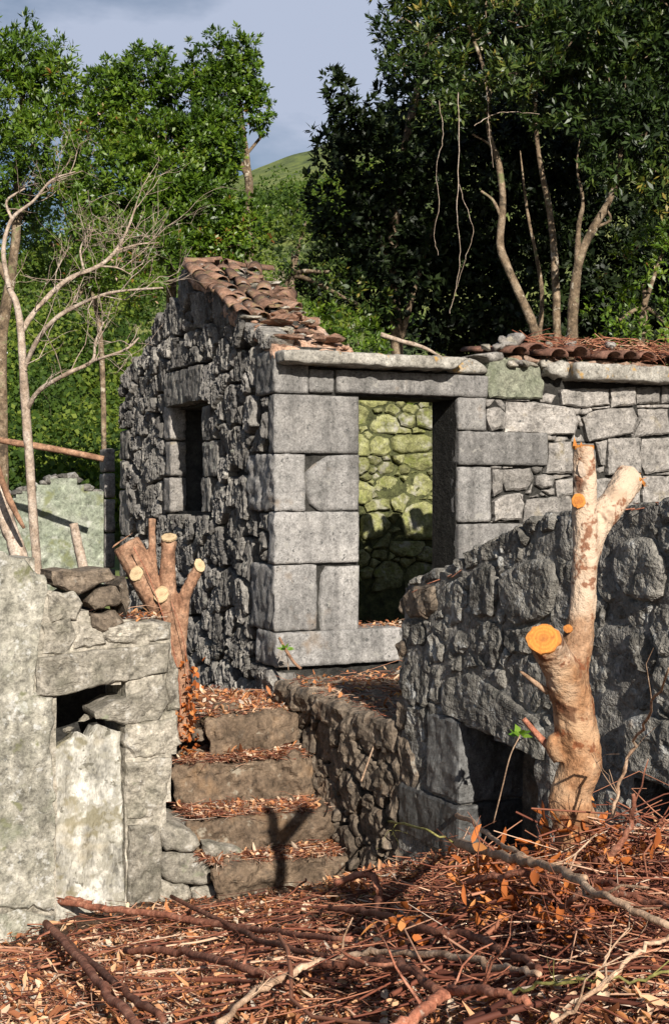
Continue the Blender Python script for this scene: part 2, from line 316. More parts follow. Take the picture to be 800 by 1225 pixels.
def inpoly(p, x, y):
    r = False; n = len(p)
    for k in range(n):
        x1, y1 = p[k]; x2, y2 = p[k - 1]
        if (y1 > y) != (y2 > y) and x < (x2 - x1) * (y - y1) / (y2 - y1) + x1: r = not r
    return r
def rubble(region, sizes, blocks=(), gap=.015, sx=1.2, lim=1.4, seed=0, planes=(), maxn=300):
    """irregular stones packed in a wall region: power diagram of discs of mixed size"""
    g = np.random.default_rng(seed); S = np.array([1 / sx, 1]); reg = np.asarray(region) * S; bl = [ccw(np.asarray(b) * S) for b in blocks]
    lo, hi = reg.min(0), reg.max(0); k_ = 0; CC = np.zeros((4000, 2)); RR = np.zeros(4000)
    for r0, tries in sizes:
        for _ in range(tries):
            c = lo + g.random(2) * (hi - lo); r = r0 * (.82 + .36 * g.random())
            if k_ and (((CC[:k_] - c) ** 2).sum(1) < (.86 * (RR[:k_] + r)) ** 2).any(): continue
            if not inpoly(reg, *c): continue
            if any((b.min(0) <= c).all() and (b.max(0) >= c).all() and inpoly(b, *c) for b in bl): continue
            CC[k_] = c; RR[k_] = r; k_ += 1
    C = CC[:k_]; Rr = RR[:k_]; out = []
    for i in range(len(C)):
        a0 = g.random() * 6.28; k = np.arange(11) / 11 * 6.283 + a0
        poly = C[i] + (Rr[i] * lim * (1 + .15 * g.standard_normal(11)))[:, None] * np.column_stack([np.cos(k), np.sin(k)])
        d = np.linalg.norm(C - C[i], axis=1)
        for j in np.argsort(d)[1:22]:
            v = 2 * (C[j] - C[i]); nv = np.linalg.norm(v)
            poly = clip(poly, v[0], v[1], C[j] @ C[j] - C[i] @ C[i] + Rr[i] ** 2 - Rr[j] ** 2 - gap * nv * .5)
            if poly is None: break
        if poly is None: continue
        for b in bl:
            e = np.roll(b, -1, 0) - b; nrm = np.column_stack([e[:, 1], -e[:, 0]]); nrm /= np.linalg.norm(nrm, axis=1)[:, None]
            sd = ((C[i] - b) * nrm).sum(1); m = int(np.argmax(sd))
            if sd[m] <= 0: poly = None; break
            poly = clip(poly, -nrm[m][0], -nrm[m][1], -(nrm[m] @ b[m]) - gap)
            if poly is None: break
        if poly is None: continue
        for (a, b, c) in planes:
            poly = clip(poly, a * sx, b, c)
            if poly is None: break
        if poly is None or abs(area(poly)) < .0009: continue
        out.append(ccw(poly / S))
    out.sort(key=lambda p: -abs(area(p)))
    return out[:maxn]
def line_pl(p, q):                               # half plane below the line p-q
    a, b = p[1] - q[1], q[0] - p[0]
    if b < 0: a, b = -a, -b
    return (a, b, a * p[0] + b * p[1])
def outline(poly, sp, rnd, jit, seed):
    p = ccw(np.asarray(poly, float))
    for _ in range(rnd):
        q = np.roll(p, -1, 0); p = np.column_stack([.82 * p + .18 * q, .18 * p + .82 * q]).reshape(-1, 2)
    e = np.roll(p, -1, 0) - p; out = []
    for a, v in zip(p, e):
        n = max(1, int(round(np.linalg.norm(v) / sp)))
        for k in range(n): out.append(a + v * k / n)
    out = np.array(out)
    if jit: 
        c = out.mean(0); d = out - c; d /= np.linalg.norm(d, axis=1)[:, None] + 1e-9
        out = out + d * (jit * fbm(np.column_stack([out * 16, np.full(len(out), seed * 3.7)]), seed, 2))[:, None]
    return out
def stone(W, poly, mat, parent, front=0., thick=.14, sp=.03, rnd=1, jit=.008, bulge=.03, rw=.05, tilt=.12, amp=.012, fq=(12, 12), rid=0., seed=None, name='stone', label=None):
    seed = int(rng.integers(1 << 20)) if seed is None else seed
    g = np.random.default_rng(seed); b = outline(poly, sp, rnd, jit, seed % 97); c = b.mean(0); n = len(b)
    rin = np.linalg.norm(b - c, axis=1); rm = rin.min()
    ks = max(3, int(rin.mean() / sp)); s = 1 - (np.arange(ks) / ks) ** 1.15
    uv = (c + (b - c)[None] * s[:, None, None]); dist = ((1 - s)[:, None] * np.maximum(rin, rm)[None] * .9)
    e = np.clip(dist / rw, 0, 1); dep = front - bulge * (1 - np.sqrt(np.clip(1 - (1 - e) ** 2, 0, 1)))
    ta, tb = g.normal(0, tilt, 2); dep = dep + np.clip(ta * (uv[..., 0] - c[0]) + tb * (uv[..., 1] - c[1]), -.05, .05)
    off = seed % 1000
    q = np.column_stack([uv[..., 0].ravel() * fq[0], uv[..., 1].ravel() * fq[1], np.full(uv[..., 0].size, off * .37)])
    nz = amp * fbm(q, 5, 4)
    if rid: nz = nz + rid * ridge(q * .8, 23, 3)
    dep = dep + nz.reshape(dep.shape) * (.35 + .65 * e)
    V = W.w(uv[..., 0].ravel(), uv[..., 1].ravel(), dep.ravel())
    bb = c + (b - c) * .96
    V = np.concatenate([V, W.w(bb[:, 0], bb[:, 1], np.full(n, front - thick)), W.w(c[:1], c[1:], np.array([front]) + (nz[-n:].mean() if len(nz) else 0))])
    F = []; B = ks * n
    for k in range(ks - 1):
        for j in range(n):
            j2 = (j + 1) % n; F.append((k * n + j, k * n + j2, (k + 1) * n + j2, (k + 1) * n + j))
    for j in range(n):
        j2 = (j + 1) % n; F.append((B + j, B + j2, j2, j)); F.append(((ks - 1) * n + j, (ks - 1) * n + j2, B + n))
    # winding: outward is W.n
    if np.dot(np.cross(np.append(W.d, 0), (0, 0, 1)), np.append(W.n, 0)) < 0: F = [f[::-1] for f in F]
    cc = np.append(W.w(c[:1], c[1:], front)[0], 0)[:3]
    o = mesh_obj(name, V, F, mat, parent, loc=cc, smooth=not rid)
    if label: o['label'] = label
    return o
def core(W, region, mat, parent, name, holes=(), cell=.06, front=-.07, thick=.4, nz=.012, label=None):
    """the wall's fill behind the stones: a thick slab with openings"""
    reg = np.asarray(region); lo, hi = reg.min(0), reg.max(0); nu = max(1, int((hi[0] - lo[0]) / cell)); nz_ = max(1, int((hi[1] - lo[1]) / cell))
    us = np.linspace(lo[0], hi[0], nu + 1); zs = np.linspace(lo[1], hi[1], nz_ + 1); mk = np.zeros((nu, nz_), bool)
    for i in range(nu):
        for j in range(nz_):
            u, z = (us[i] + us[i + 1]) / 2, (zs[j] + zs[j + 1]) / 2
            mk[i, j] = inpoly(reg, u, z) and not any(inpoly(np.asarray(h), u, z) for h in holes)
    U, Z = np.meshgrid(us, zs, indexing='ij'); U = U.ravel(); Z = Z.ravel(); N = len(U)
    d = front + nz * fbm(np.column_stack([U * 9, Z * 9, 0 * U]), 31, 3)
    V = np.concatenate([W.w(U, Z, d), W.w(U, Z, np.full(N, front - thick))]); F = []; iz = nz_ + 1
    g = lambda i, j: 0 <= i < nu and 0 <= j < nz_ and mk[i, j]
    for i in range(nu):
        for j in range(nz_):
            if not mk[i, j]: continue
            a, b, c, e = i * iz + j, (i + 1) * iz + j, (i + 1) * iz + j + 1, i * iz + j + 1
            F.append((a, b, c, e)); F.append((N + e, N + c, N + b, N + a))
            for (di, dj, p, q) in ((-1, 0, e, a), (1, 0, b, c), (0, -1, a, b), (0, 1, c, e)):
                if not g(i + di, j + dj): F.append((q, p, N + p, N + q))
    if np.dot(np.cross(np.append(W.d, 0), (0, 0, 1)), np.append(W.n, 0)) < 0: F = [f[::-1] for f in F]
    used = sorted({v for f in F for v in f}); mp = {v: k for k, v in enumerate(used)}
    o = mesh_obj(name, V[used], [tuple(mp[v] for v in f) for f in F], mat, parent, loc=(WL[parent.name] if parent else None), smooth=False)
    if label: o['label'] = label
    return o
def hexa(c8, mat, parent, name, sp=.035, r=.012, amp=.006, fq=14, seed=0, rid=0., label=None, asym=None):
    """a rough block from eight corners (000,100,010,110,001,101,011,111), edges worn round"""
    c = np.array(c8, float).reshape(2, 2, 2, 3)            # [w][v][u]
    Lx = np.linalg.norm(c[0, 0, 1] - c[0, 0, 0]); Ly = np.linalg.norm(c[0, 1, 0] - c[0, 0, 0]); Lz = np.linalg.norm(c[1, 0, 0] - c[0, 0, 0])
    n = [max(2, int(round(l / sp))) for l in (Lx, Ly, Lz)]; h = np.array([Lx, Ly, Lz]) / 2; r = min(r, *(h * .9))
    idx = {}; pts = []; F = []
    def vid(i, j, k):
        if (i, j, k) not in idx: idx[(i, j, k)] = len(pts); pts.append((i, j, k))
        return idx[(i, j, k)]
    for ax in range(3):
        a, b = [x for x in range(3) if x != ax]
        for end in (0, n[ax]):
            for i in range(n[a]):
                for j in range(n[b]):
                    q = []
                    for di, dj in ((0, 0), (1, 0), (1, 1), (0, 1)):
                        t = [0, 0, 0]; t[ax] = end; t[a] = i + di; t[b] = j + dj; q.append(vid(*t))
                    flip = (end == 0) ^ (ax == 1)
                    F.append(tuple(q[::-1]) if flip else tuple(q))
    T = np.array(pts) / np.array(n); p = (T * 2 - 1) * h; q = np.clip(p, -(h - r), h - r); d = p - q
    p = q + r * d / (np.linalg.norm(d, axis=1)[:, None] + 1e-9); T = (p / h + 1) / 2
    u, v, w = T[:, 0:1], T[:, 1:2], T[:, 2:3]
    pos = sum(((u if k else 1 - u) * (v if j else 1 - v) * (w if i else 1 - w)) * c[i, j, k] for i in (0, 1) for j in (0, 1) for k in (0, 1))
    ctr = c.reshape(8, 3).mean(0); dv = d / (np.linalg.norm(d, axis=1)[:, None] + 1e-9)
    ex = c[0, 0, 1] - c[0, 0, 0]; ey = c[0, 1, 0] - c[0, 0, 0]; ez = c[1, 0, 0] - c[0, 0, 0]
    D = dv[:, 0:1] * ex / (Lx + 1e-9) + dv[:, 1:2] * ey / (Ly + 1e-9) + dv[:, 2:3] * ez / (Lz + 1e-9)
    nzv = amp * fbm(pos * fq + seed * 1.7, seed, 4)
    if rid: nzv = nzv + rid * ridge(pos * np.array([9, 9, 4.]) + seed, seed + 3, 3)
    if asym is not None: nzv = nzv * asym(dv)
    pos = pos + D * nzv[:, None]
    vol = np.dot(np.cross(ex, ey), ez)
    if vol < 0: F = [f[::-1] for f in F]
    o = mesh_obj(name, pos, F, mat, parent, loc=ctr, smooth=not rid)
    if label: o['label'] = label
    return o
def wbox(W, u0, u1, d0, d1, z0, z1, *a, **k):              # block in wall coordinates (u along, d outward, z up)
    c = []
    for z in (z0, z1):
        for d in (d0, d1):
            for u in (u0, u1): c.append(W.w(np.array([u]), z, d)[0])
    return hexa(c, *a, **k)
def pxblock(W, x0, y0, x1, y1, d0, d1, *a, **k):
    u0, z0 = W.uz(x0, (y0 + y1) / 2); u1, z1 = W.uz(x1, (y0 + y1) / 2)
    zt = (W.uz((x0 + x1) / 2, y0)[1]); zb = W.uz((x0 + x1) / 2, y1)[1]
    return wbox(W, min(u0, u1), max(u0, u1), d0, d1, zb, zt, *a, **k)

ANG = 24.5
FA = Wall((-.474, 10.5), ANG)                   # facade, u to the right
GA = Wall((-.474, 10.5), 90 + ANG)              # gable wall, u away from the corner
house = empty('ruined_house', (-.474, 10.5, 1.2), 'roofless grey basalt stone house with an open doorway and a tiled gable', 'house')

# ---- gable wall
top = lambda t: 0
gz0 = .35
gpk = GA.uz(226, 322)
eave = GA.uz(331, 418)
far_e = GA.uz(143, 462)
gable_reg = np.array([(0.05, gz0), (4.78, gz0), (4.80, far_e[1]), (gpk[0] + .55, gpk[1] - .32), (gpk[0], gpk[1]), (gpk[0] - .5, gpk[1] - .17), (.05, eave[1])])
wu0, wz0 = GA.uz(240, 613); wu1, wz1 = GA.uz(204, 487); wz0 = GA.uz(218, 613)[1]; wz1 = GA.uz(218, 484)[1]
win = np.array([(wu0, wz0), (wu1, wz0), (wu1, wz1), (wu0, wz1)])
gable = core(GA, gable_reg, M['joint'], house, 'gable_wall', [win], .06, -.1, .46, label='gable wall of rough dark grey rubble with a narrow window')
def gq(t0, t1, z0, z1, s, **k):
    return wbox(GA, t0, t1, k.pop('d0', -.35), k.pop('d1', .0), z0, z1, k.pop('mat', M['gable']), gable, k.pop('name', 'stone'), .03, .015, .012, 16, s, rid=k.pop('rid', .012), **k)
blocksG = []
def addG(x0, y0, x1, y1, s, **k):                # pixel box on the gable face
    u0 = GA.uz(x1, (y0 + y1) / 2)[0]; u1 = GA.uz(x0, (y0 + y1) / 2)[0]; zt = GA.uz((x0 + x1) / 2, y0)[1]; zb = GA.uz((x0 + x1) / 2, y1)[1]
    blocksG.append(np.array([(u0, zb), (u1, zb), (u1, zt), (u0, zt)]))
    return gq(u0 + .006, u1 - .006, zb + .006, zt - .006, s, **k)
# window surround
addG(200, 441, 244, 483, 71, name='window_lintel', d1=.03, rid=.006)
for k, (ya, yb) in enumerate(((485, 527), (528, 570), (571, 613))):
    addG(195 + (k % 2) * 2, ya, 204, yb, 80 + k, name='window_jamb', mat=M['block'], rid=.0, d0=-.17)  # shallow, so the near-black core behind stands in for the slot's shade
    addG(241, ya, 251 + (k % 2) * 9, yb, 90 + k, name='window_jamb', rid=.006)
blocksG.append(win)
qz = [GA.uz(331, y)[1] for y in (418, 470, 542, 612, 676, 757, 800)]
QL = [.42, .14, .62, .15, .55, .42]              # quoin lengths along the gable
for k in range(6): blocksG.append(np.array([(-.05, qz[k + 1]), (QL[k], qz[k + 1]), (QL[k], qz[k]), (-.05, qz[k])]))
# far corner quoins
for k, (ya, yb, w) in enumerate(((515, 550, .35), (550, 585, .22), (586, 640, .4), (641, 690, .25))):
    zt = GA.uz(145, ya)[1]; zb = GA.uz(145, yb)[1]; blocksG.append(np.array([(4.8 - w, zb), (4.82, zb), (4.82, zt), (4.8 - w, zt)]))
    gq(4.8 - w, 4.8, zb + .005, zt - .005, 60 + k, rid=.004)
for p in rubble(gable_reg, [(.17, 260), (.125, 900), (.085, 2600), (.05, 5000)], blocksG, .021, 1.05, 1.42, 4, planes=[(1, 0, 4.80), line_pl(GA.uz(141, 466), GA.uz(221, 317)), line_pl(GA.uz(228, 316), GA.uz(334, 412))], maxn=296):
    a = abs(area(p))
    stone(GA, p, M['gable'], gable, front=rng.normal(.0, .013), thick=.2, sp=.016, rnd=0, jit=.012, bulge=.014, rw=.012, tilt=.08, amp=.012, fq=(34, 10), rid=.0155)

# ---- facade
fl, fz = FA.uz(430, 473); fr = FA.uz(548, 473)[0]; fsill = FA.uz(430, 757)[1]; ftop = FA.uz(400, 440)[1]
f_end = FA.uz(830, 500)[0]
fac_reg = np.array([(.04, .4), (f_end, .4), (f_end, FA.uz(800, 460)[1]), (.04, ftop + .05)])
door = np.array([(fl, fsill - .02), (fr, fsill - .02), (fr, fz), (fl, fz)])
facade = core(FA, fac_reg, M['joint'], house, 'facade', [door, FA.poly([(366,543),(392,543),(388,611),(366,611)]), FA.poly([(380,678),(391,678),(389,756),(381,756)])], .03, -.05, .42, label='front wall of squared grey blocks with an open doorway')
bF = []
def fb(x0, y0, x1, y1, s, name='stone', d=(-.44, 0.), mat='ashlar', r=.012, amp=.005, sp=.03, pad=.004, rid=0., shape=None):
    u0, u1 = FA.uz(x0, (y0 + y1) / 2)[0] + pad, FA.uz(x1, (y0 + y1) / 2)[0] - pad; zt = FA.uz((x0 + x1) / 2, y0)[1] - pad; zb = FA.uz((x0 + x1) / 2, y1)[1] + pad
    bF.append(np.array([(u0, zb), (u1, zb), (u1, zt), (u0, zt)]))
    return wbox(FA, u0, u1, d[0], d[1], zb, zt, M[mat], facade, name, sp, r, amp, 16, s, rid=rid)
# corner pier: blocks shared by both walls (gable side left rough)
gside = lambda dv: np.where(dv[:, 0] < -.4, 3.2, 1.)
def corner(k, x1, s, dl=0., amp=.005, name='quoin'):
    u1 = FA.uz(x1, 600)[0] - .004; bF.append(np.array([(0, qz[k + 1]), (u1, qz[k + 1]), (u1, qz[k]), (0, qz[k])]))
    c = []
    for z in (qz[k + 1] + .004, qz[k] - .004):
        for d in (-QL[k], dl):
            for u in (-.012, u1): c.append(FA.w(np.array([u]), z, d)[0])
    return hexa(c, M['ashlar'], facade, name, .028, .012, amp, 16, s, asym=gside)
corner(0, 370, 1); corner(1, 430, 2); corner(2, 366, 3, amp=.008); corner(3, 430, 4, .006); corner(4, 380, 5); corner(5, 480, 6, .03, name='threshold')
fb(370, 441, 401, 470, 7, r=.02); 
# the leaning inner blocks of the pier, dark wedge gaps beside them
def fpoly(pts, s, mat='ashlar', name='stone', front=0., thick=.42, **k):
    p = FA.poly(pts); kw = dict(sp=.028, rnd=0, jit=.004, bulge=.015, rw=.025, tilt=.02, amp=.006, fq=(16, 16)); kw.update(k)
    bF.append(ccw(p)); return stone(FA, p, M[mat], facade, front, thick, seed=s, name=name, **kw)
fpoly([(367,566),(376,556),(394,545),(430,544),(430,611),(384,611),(372,603),(367,585)], 11, amp=.008)
wbox(FA, FA.uz(362, 580)[0], FA.uz(396, 580)[0], -.46, -.415, FA.uz(380, 613)[1], FA.uz(380, 542)[1], M['joint'], facade, 'gap_shade_box', .05, .01, .01, 9, 4)  # near-black box behind the wedge gap stands in for its shade
wbox(FA, FA.uz(376, 720)[0], FA.uz(394, 720)[0], -.42, -.2, FA.uz(380, 758)[1], FA.uz(380, 675)[1], M['joint'], facade, 'gap_shade_box', .05, .01, .01, 9, 4)  # near-black backing puts shade into the lower gap
fpoly([(386,688),(392,678),(430,677),(430,756),(386,756),(383,722)], 12)
bF.append(FA.poly([(364,543),(394,543),(394,612),(364,612)])); bF.append(FA.poly([(380,676),(392,676),(392,757),(380,757)]))
fb(402, 445, 584, 473, 8, 'lintel', (-.46, .012), r=.016, amp=.006)
fb(548, 475, 582, 515, 21, 'jamb', (-.16, 0.)); fb(548, 516, 655, 557, 22, 'jamb', (-.16, .012)); fb(548, 558, 588, 625, 23, 'jamb', (-.16, 0.)); fb(548, 626, 626, 672, 24, 'jamb', (-.16, .01)); fb(548, 673, 600, 757, 25, 'jamb', (-.16, 0.))  # thin jambs leave near-black core showing as the door reveal's shade
for k, (mt, pts) in enumerate([
    ('greenblock', [(587,428),(612,427),(645,437),(650,460),(648,477),(586,476),(581,455)]), ('block', [(583,489),(598,487),(605,497),(603,513),(588,516),(583,505)]),
    ('block', [(608,480),(650,482),(685,488),(690,505),(686,520),(607,517)]), ('block', [(672,466),(700,464),(729,465),(730,484),(700,487),(672,484)]),
    ('block', [(732,465),(759,463),(760,484),(732,487)]), ('block', [(762,464),(790,463),(791,482),(763,483)]), ('block', [(793,462),(826,462),(826,482),(793,482)]),
    ('block', [(697,500),(712,491),(757,487),(763,500),(756,518),(704,528)]), ('block', [(764,489),(801,489),(803,518),(758,523),(767,505)]), ('block', [(805,487),(829,487),(829,520),(806,522)]),
    ('block', [(657,531),(684,528),(688,566),(652,566)]), ('block', [(690,530),(712,530),(716,568),(690,568)]), ('block', [(713,529),(727,526),(724,556),(719,556)]),
    ('block', [(728,524),(764,523),(767,567),(727,568)]), ('block', [(770,525),(800,523),(803,563),(774,567),(768,548)]), ('block', [(805,525),(829,524),(829,566),(807,566)]),
    ('block', [(588,562),(601,562),(601,588),(591,595)]), ('block', [(604,562),(636,560),(641,572),(632,586),(606,587),(601,575)]), ('block', [(643,570),(652,566),(662,570),(661,583),(648,585),(641,580)]),
    ('block', [(590,600),(604,591),(622,590),(627,603),(624,622),(592,622)]), ('block', [(630,598),(682,592),(690,604),(672,628),(626,627)]), ('block', [(664,575),(690,570),(690,590),(668,594)]),
    ('block', [(711,573),(732,572),(732,607),(712,607)]), ('block', [(736,571),(766,572),(767,612),(736,612)]), ('block', [(769,570),(812,569),(812,607),(770,606)]),
    ('block', [(628,632),(676,632),(674,668),(629,668)]), ('block', [(680,610),(708,610),(708,650),(680,650)]), ('block', [(660,487),(668,489),(666,497),(661,496)])]):
    fpoly(pts, 200 + k, mt, front=.01 + .012 * math.sin(k * 2.1), rnd=0, bulge=.018, rw=.022, jit=.012, tilt=.05, amp=.012, fq=(12, 12), rid=.005, thick=.2)
frub = np.array([FA.uz(583, 476), FA.uz(829, 462), FA.uz(829, 690), FA.uz(600, 690)])
for p in rubble(frub, [(.09, 400), (.06, 1500), (.04, 3000)], bF, .012, 1.4, 1.3, 8, maxn=110):
    stone(FA, p, M['block'], facade, front=rng.normal(-.012, .012), thick=.16, sp=.024, rnd=0, jit=.012, bulge=.018, rw=.02, amp=.01, fq=(12, 12))
# cornice slabs
ct = FA.uz(400, 421)[1]; cb = FA.uz(400, 440)[1]
hexa([FA.w(np.array([u]), z, d)[0] for u, z, d in ((-.01, cb, -.4), (FA.uz(531, 437)[0], cb - .0, -.4), (-.01, cb + .015, .2), (FA.uz(531, 437)[0], cb + .015, .2), (-.01, ct + .02, -.4), (FA.uz(556, 430)[0], ct + .03, -.4), (-.01, ct - .02, .2), (FA.uz(547, 428)[0], ct - .015, .2))],
     M['slab'], facade, 'cornice', .03, .02, .012, 12, 41, label='weathered cornice slab over the doorway')
fpoly([(533,444),(540,432),(566,428),(583,440),(583,447),(560,447)], 43, 'slab', front=.03, rnd=1, amp=.02, bulge=.03)
fpoly([(563,424),(600,420),(604,430),(586,434),(583,428)], 44, 'block', front=.02, rnd=1, amp=.02, bulge=.03)
ct2 = FA.uz(720, 438)[1]; cb2 = FA.uz(720, 457)[1]
wbox(FA, FA.uz(676, 445)[0], f_end + .2, -.3, .2, cb2, ct2, M['slab'], facade, 'cornice', .03, .02, .012, 12, 42, label='weathered cornice slab under the low roof')
wbox(FA, FA.uz(649, 445)[0], FA.uz(676, 445)[0] - .01, -.3, .10, cb2 + .02, ct2 + .01, M['slab'], facade, 'cornice', .03, .04, .03, 14, 45)

# ---- interior partition with mossy rubble, and side wall inside the door
PA = Wall(FA.w(np.array([-.3]), 0, -3.75)[0][:2], ANG)
pz1 = 2.7 + 1.12
p_reg = np.array([(.95, .5), (3.9, .5), (3.9, pz1 - .05), (.95, pz1)])
part = core(PA, p_reg, M['mossjoint'], house, 'partition_wall', (), .08, -.04, .4, label='inner wall of yellow green mossy stones seen through the doorway')
pb = [PA.poly([(478,622),(490,603),(512,598),(530,612),(535,630),(530,646),(490,646)]), PA.poly([(432,615),(458,612),(472,628),(455,645),(432,646)]), PA.poly([(467,520),(517,519),(519,540),(472,543)])]
for k, p in enumerate(pb): stone(PA, p, M['moss'], part, .02, .2, rnd=1, bulge=.05, rw=.08, amp=.015, fq=(9, 9), seed=500 + k)
pv = np.array([PA.uz(420, 460), PA.uz(552, 460), PA.uz(552, 690), PA.uz(420, 690)])
for p in rubble(pv, [(.14, 200), (.10, 600), (.065, 2000), (.04, 2500)], pb, .016, 1.4, 1.35, 15, maxn=140):
    stone(PA, p, M['moss'], part, front=rng.normal(0, .015), thick=.16, sp=.026, rnd=0, jit=.014, bulge=.025, rw=.03, amp=.014, fq=(12, 12), rid=.005)
wbox(FA, .6, 3.6, -3.4, -.42, .3, fsill - .5, M['brown'], house, 'floor', .3, .02, .02, 3, 7, label='earth floor inside the house')

# ---- gable roof strip: mortar bed, barrel tiles, broken rubble
def tile_mesh(L_=.36, w0=.105, w1=.085, th=.014, seg=7, h=.75):
    V = []; F = []
    for (y, w) in ((0, w0), (L_ * .5, (w0 + w1) / 2), (L_, w1)):
        for r_ in (w, w - th):
            for k in range(seg + 1):
                a = math.pi * k / seg; V.append((r_ * math.cos(a), y, r_ * math.sin(a) * h))
    n = seg + 1
    for i in (0, 1):
        b = i * 2 * n; c = b + 2 * n
        for k in range(seg):
            F.append((b + k, b + k + 1, c + k + 1, c + k)); F.append((b + n + k + 1, b + n + k, c + n + k, c + n + k + 1))
        F.append((b, c, c + n, b + n)); F.append((b + seg, b + n + seg, c + n + seg, c + seg))
    for k in range(seg):
        F.append((k, n + k, n + k + 1, k + 1)); e = 4 * n; F.append((e + k, e + k + 1, e + n + k + 1, e + n + k))
    me = bpy.data.meshes.new('tile'); me.from_pydata(V, [], F); me.polygons.foreach_set('use_smooth', np.ones(len(F), bool)); return me
TM = [tile_mesh(.29, .082, .07, .012), tile_mesh(.27, .078, .07, .012), tile_mesh(.17, .08, .072, .012)]
for t in TM: t.materials.append(M['tile'])
TR = tile_mesh(.4, .1, .095); TR.materials.append(M['rust'])
from mathutils import Matrix
def put(me, parent, loc, ydir, up, name='tile', roll=0, sc=1.0):
    y = Vector(ydir).normalized(); x = y.cross(Vector(up)).normalized(); z = x.cross(y)
    o = bpy.data.objects.new(name, me); COL.objects.link(o); o.parent = parent
    m = Matrix((x, y, z)).transposed().to_4x4() @ Matrix.Rotation(roll, 4, 'Y') @ Matrix.Scale(sc, 4)
    m.translation = Vector(loc) - WL[parent.name]; o.matrix_basis = m; WL[o.name] = Vector(loc); return o
rt0, rz0 = gpk[0] + .06, gpk[1] + .02
slope = (rz0 - (eave[1] + .02)) / rt0
def roofpt(u, t, h=0.): 
    z = rz0 - slope * (rt0 - t) + h if t <= rt0 else rz0 - slope * (t - rt0) + h
    return np.append(FA.w(np.array([u]), 0, -t)[0][:2], z)
bedV = []
rt_w = lambda t: .78 - .25 * (1 - t / rt0)
bed = hexa([roofpt(.0, .02, -.12), roofpt(.75, .02, -.12), roofpt(.0, rt0, -.12), roofpt(.70, rt0, -.12), roofpt(.0, .02, .0), roofpt(.72, .02, -.02), roofpt(.0, rt0, .0), roofpt(.68, rt0, -.02)],
           M['bed'], house, 'roof', .05, .02, .035, 9, 77, label='broken strip of terracotta roof along the gable top')
down = roofpt(0, 0) - roofpt(0, 1); down /= np.linalg.norm(down); upv = np.cross(np.append(FA.d, 0), -down); upv = upv if upv[2] > 0 else -upv
for c_, (u, ts) in enumerate(((-.02, np.arange(.78, rt0, .2)), (.13, np.arange(.72, rt0 - .05, .21)), (.28, [.95, 1.2, 1.42, 1.63, 1.85, 2.2]), (.43, [1.1, 1.5, 1.72, 2.15]), (.58, [1.05, 1.35, 1.95, 2.2]))):
    for k, t in enumerate(ts):
        put(TM[int(rng.integers(3)) if c_ else k % 2], bed, roofpt(u + rng.normal(0, .012), t - .12, .035 + .018 + rng.normal(0, .008)), -down + np.append(FA.d, 0) * rng.normal(0, .06 + .11 * c_) + upv * rng.normal(0, .05), upv + np.append(FA.d, 0) * rng.normal(0, .16), roll=rng.normal(0, .12 + .06 * c_))
for k in range(7): put(TM[k % 3], bed, roofpt(-.03 + k * .1 * 1.05, rt0, .05 + rng.normal(0, .02)), np.append(FA.d, 0) + rng.normal(0, .12, 3), (0, 0, 1), 'ridge_tile', rng.normal(0, .2)) if k % 2 == 0 else None
def chunk(name, loc, s, mat, parent=None, seed=0, amp=.18, res=2, smooth=True):
    import bmesh
    bm = bmesh.new(); bmesh.ops.create_icosphere(bm, subdivisions=res, radius=1); v = np.array([x.co[:] for x in bm.verts]); f = [tuple(x.index for x in q.verts) for q in bm.faces]; bm.free()
    g = np.random.default_rng(seed); n = g.normal(size=(7, 3)); n /= np.linalg.norm(n, axis=1)[:, None]
    for q in n:
        dd = v @ q; lim = .35 + .4 * g.random(); v = v - np.outer(np.clip(dd - lim, 0, None), q)
    v = v * (1 + amp * fbm(v * 2.2 + seed, seed, 3))[:, None]
    a = g.random() * 6.28; ca, sa = math.cos(a), math.sin(a); v = (v * np.asarray(s)) @ np.array([[ca, sa, 0], [-sa, ca, 0], [0, 0, 1]])
    return mesh_obj(name, v + np.asarray(loc, float), f, mat, parent, loc=loc, smooth=smooth)
for k in range(60):
    t = rng.uniform(.05, rt0); u = rng.uniform(.36 if t > .9 else .02, .68)
    s = rng.uniform(.04, .1) if k % 3 else rng.uniform(.1, .15)
    chunk('rubble_stone', roofpt(u, t, .02 + s * .3), (s, s * rng.uniform(.6, 1), s * rng.uniform(.22, .42)), M['rubblegrey'] if k % 3 else M['tile'], bed, 900 + k, .3, smooth=False)
for k in range(46):
    t = rng.uniform(.02, 1.1); u = rng.uniform(.02, .7); s = rng.uniform(.02, .06)
    chunk('tile_shard', roofpt(u, t, .01), (s, s * .8, s * .4), M['bed'] if k % 3 else M['tile'], bed, 1100 + k, res=1)

# ---- low roof on the right: tile ends over the wall, stones on top
lowroof = wbox(FA, FA.uz(610, 430)[0], f_end + .2, -.45, -.02, FA.uz(720, 434)[1] - .03, FA.uz(720, 434)[1] + .02, M['bed'], house, 'low_roof', .06, .02, .03, 9, 78, label='low roof of rusty barrel tiles heaped with dry twigs')
for k in range(11):
    u = FA.uz(612, 430)[0] + k * .205
    for r_ in (0, 1):
        p = FA.w(np.array([u + rng.normal(0, .022)]), FA.uz(720, 429)[1] + r_ * .035 + rng.normal(0, .014), .10 - r_ * .36 + rng.normal(0, .05))[0]
        if r_ == 0 and k in (4, 8): continue
        put(TR, lowroof, p, np.append(-FA.n, .10), (0, 0, 1), roll=rng.normal(0, .16))
for k in range(26):
    u = FA.uz(603, 435)[0] + rng.uniform(0, 1.9); s = rng.uniform(.035, .075)
    chunk('rubble_stone', FA.w(np.array([u]), FA.uz(680, 438)[1] + .0, -.0 + rng.uniform(-.03, .06))[0], (s * 1.5, s, s * .6), M['block'] if k % 2 else M['rubblegrey'], lowroof, 1300 + k)
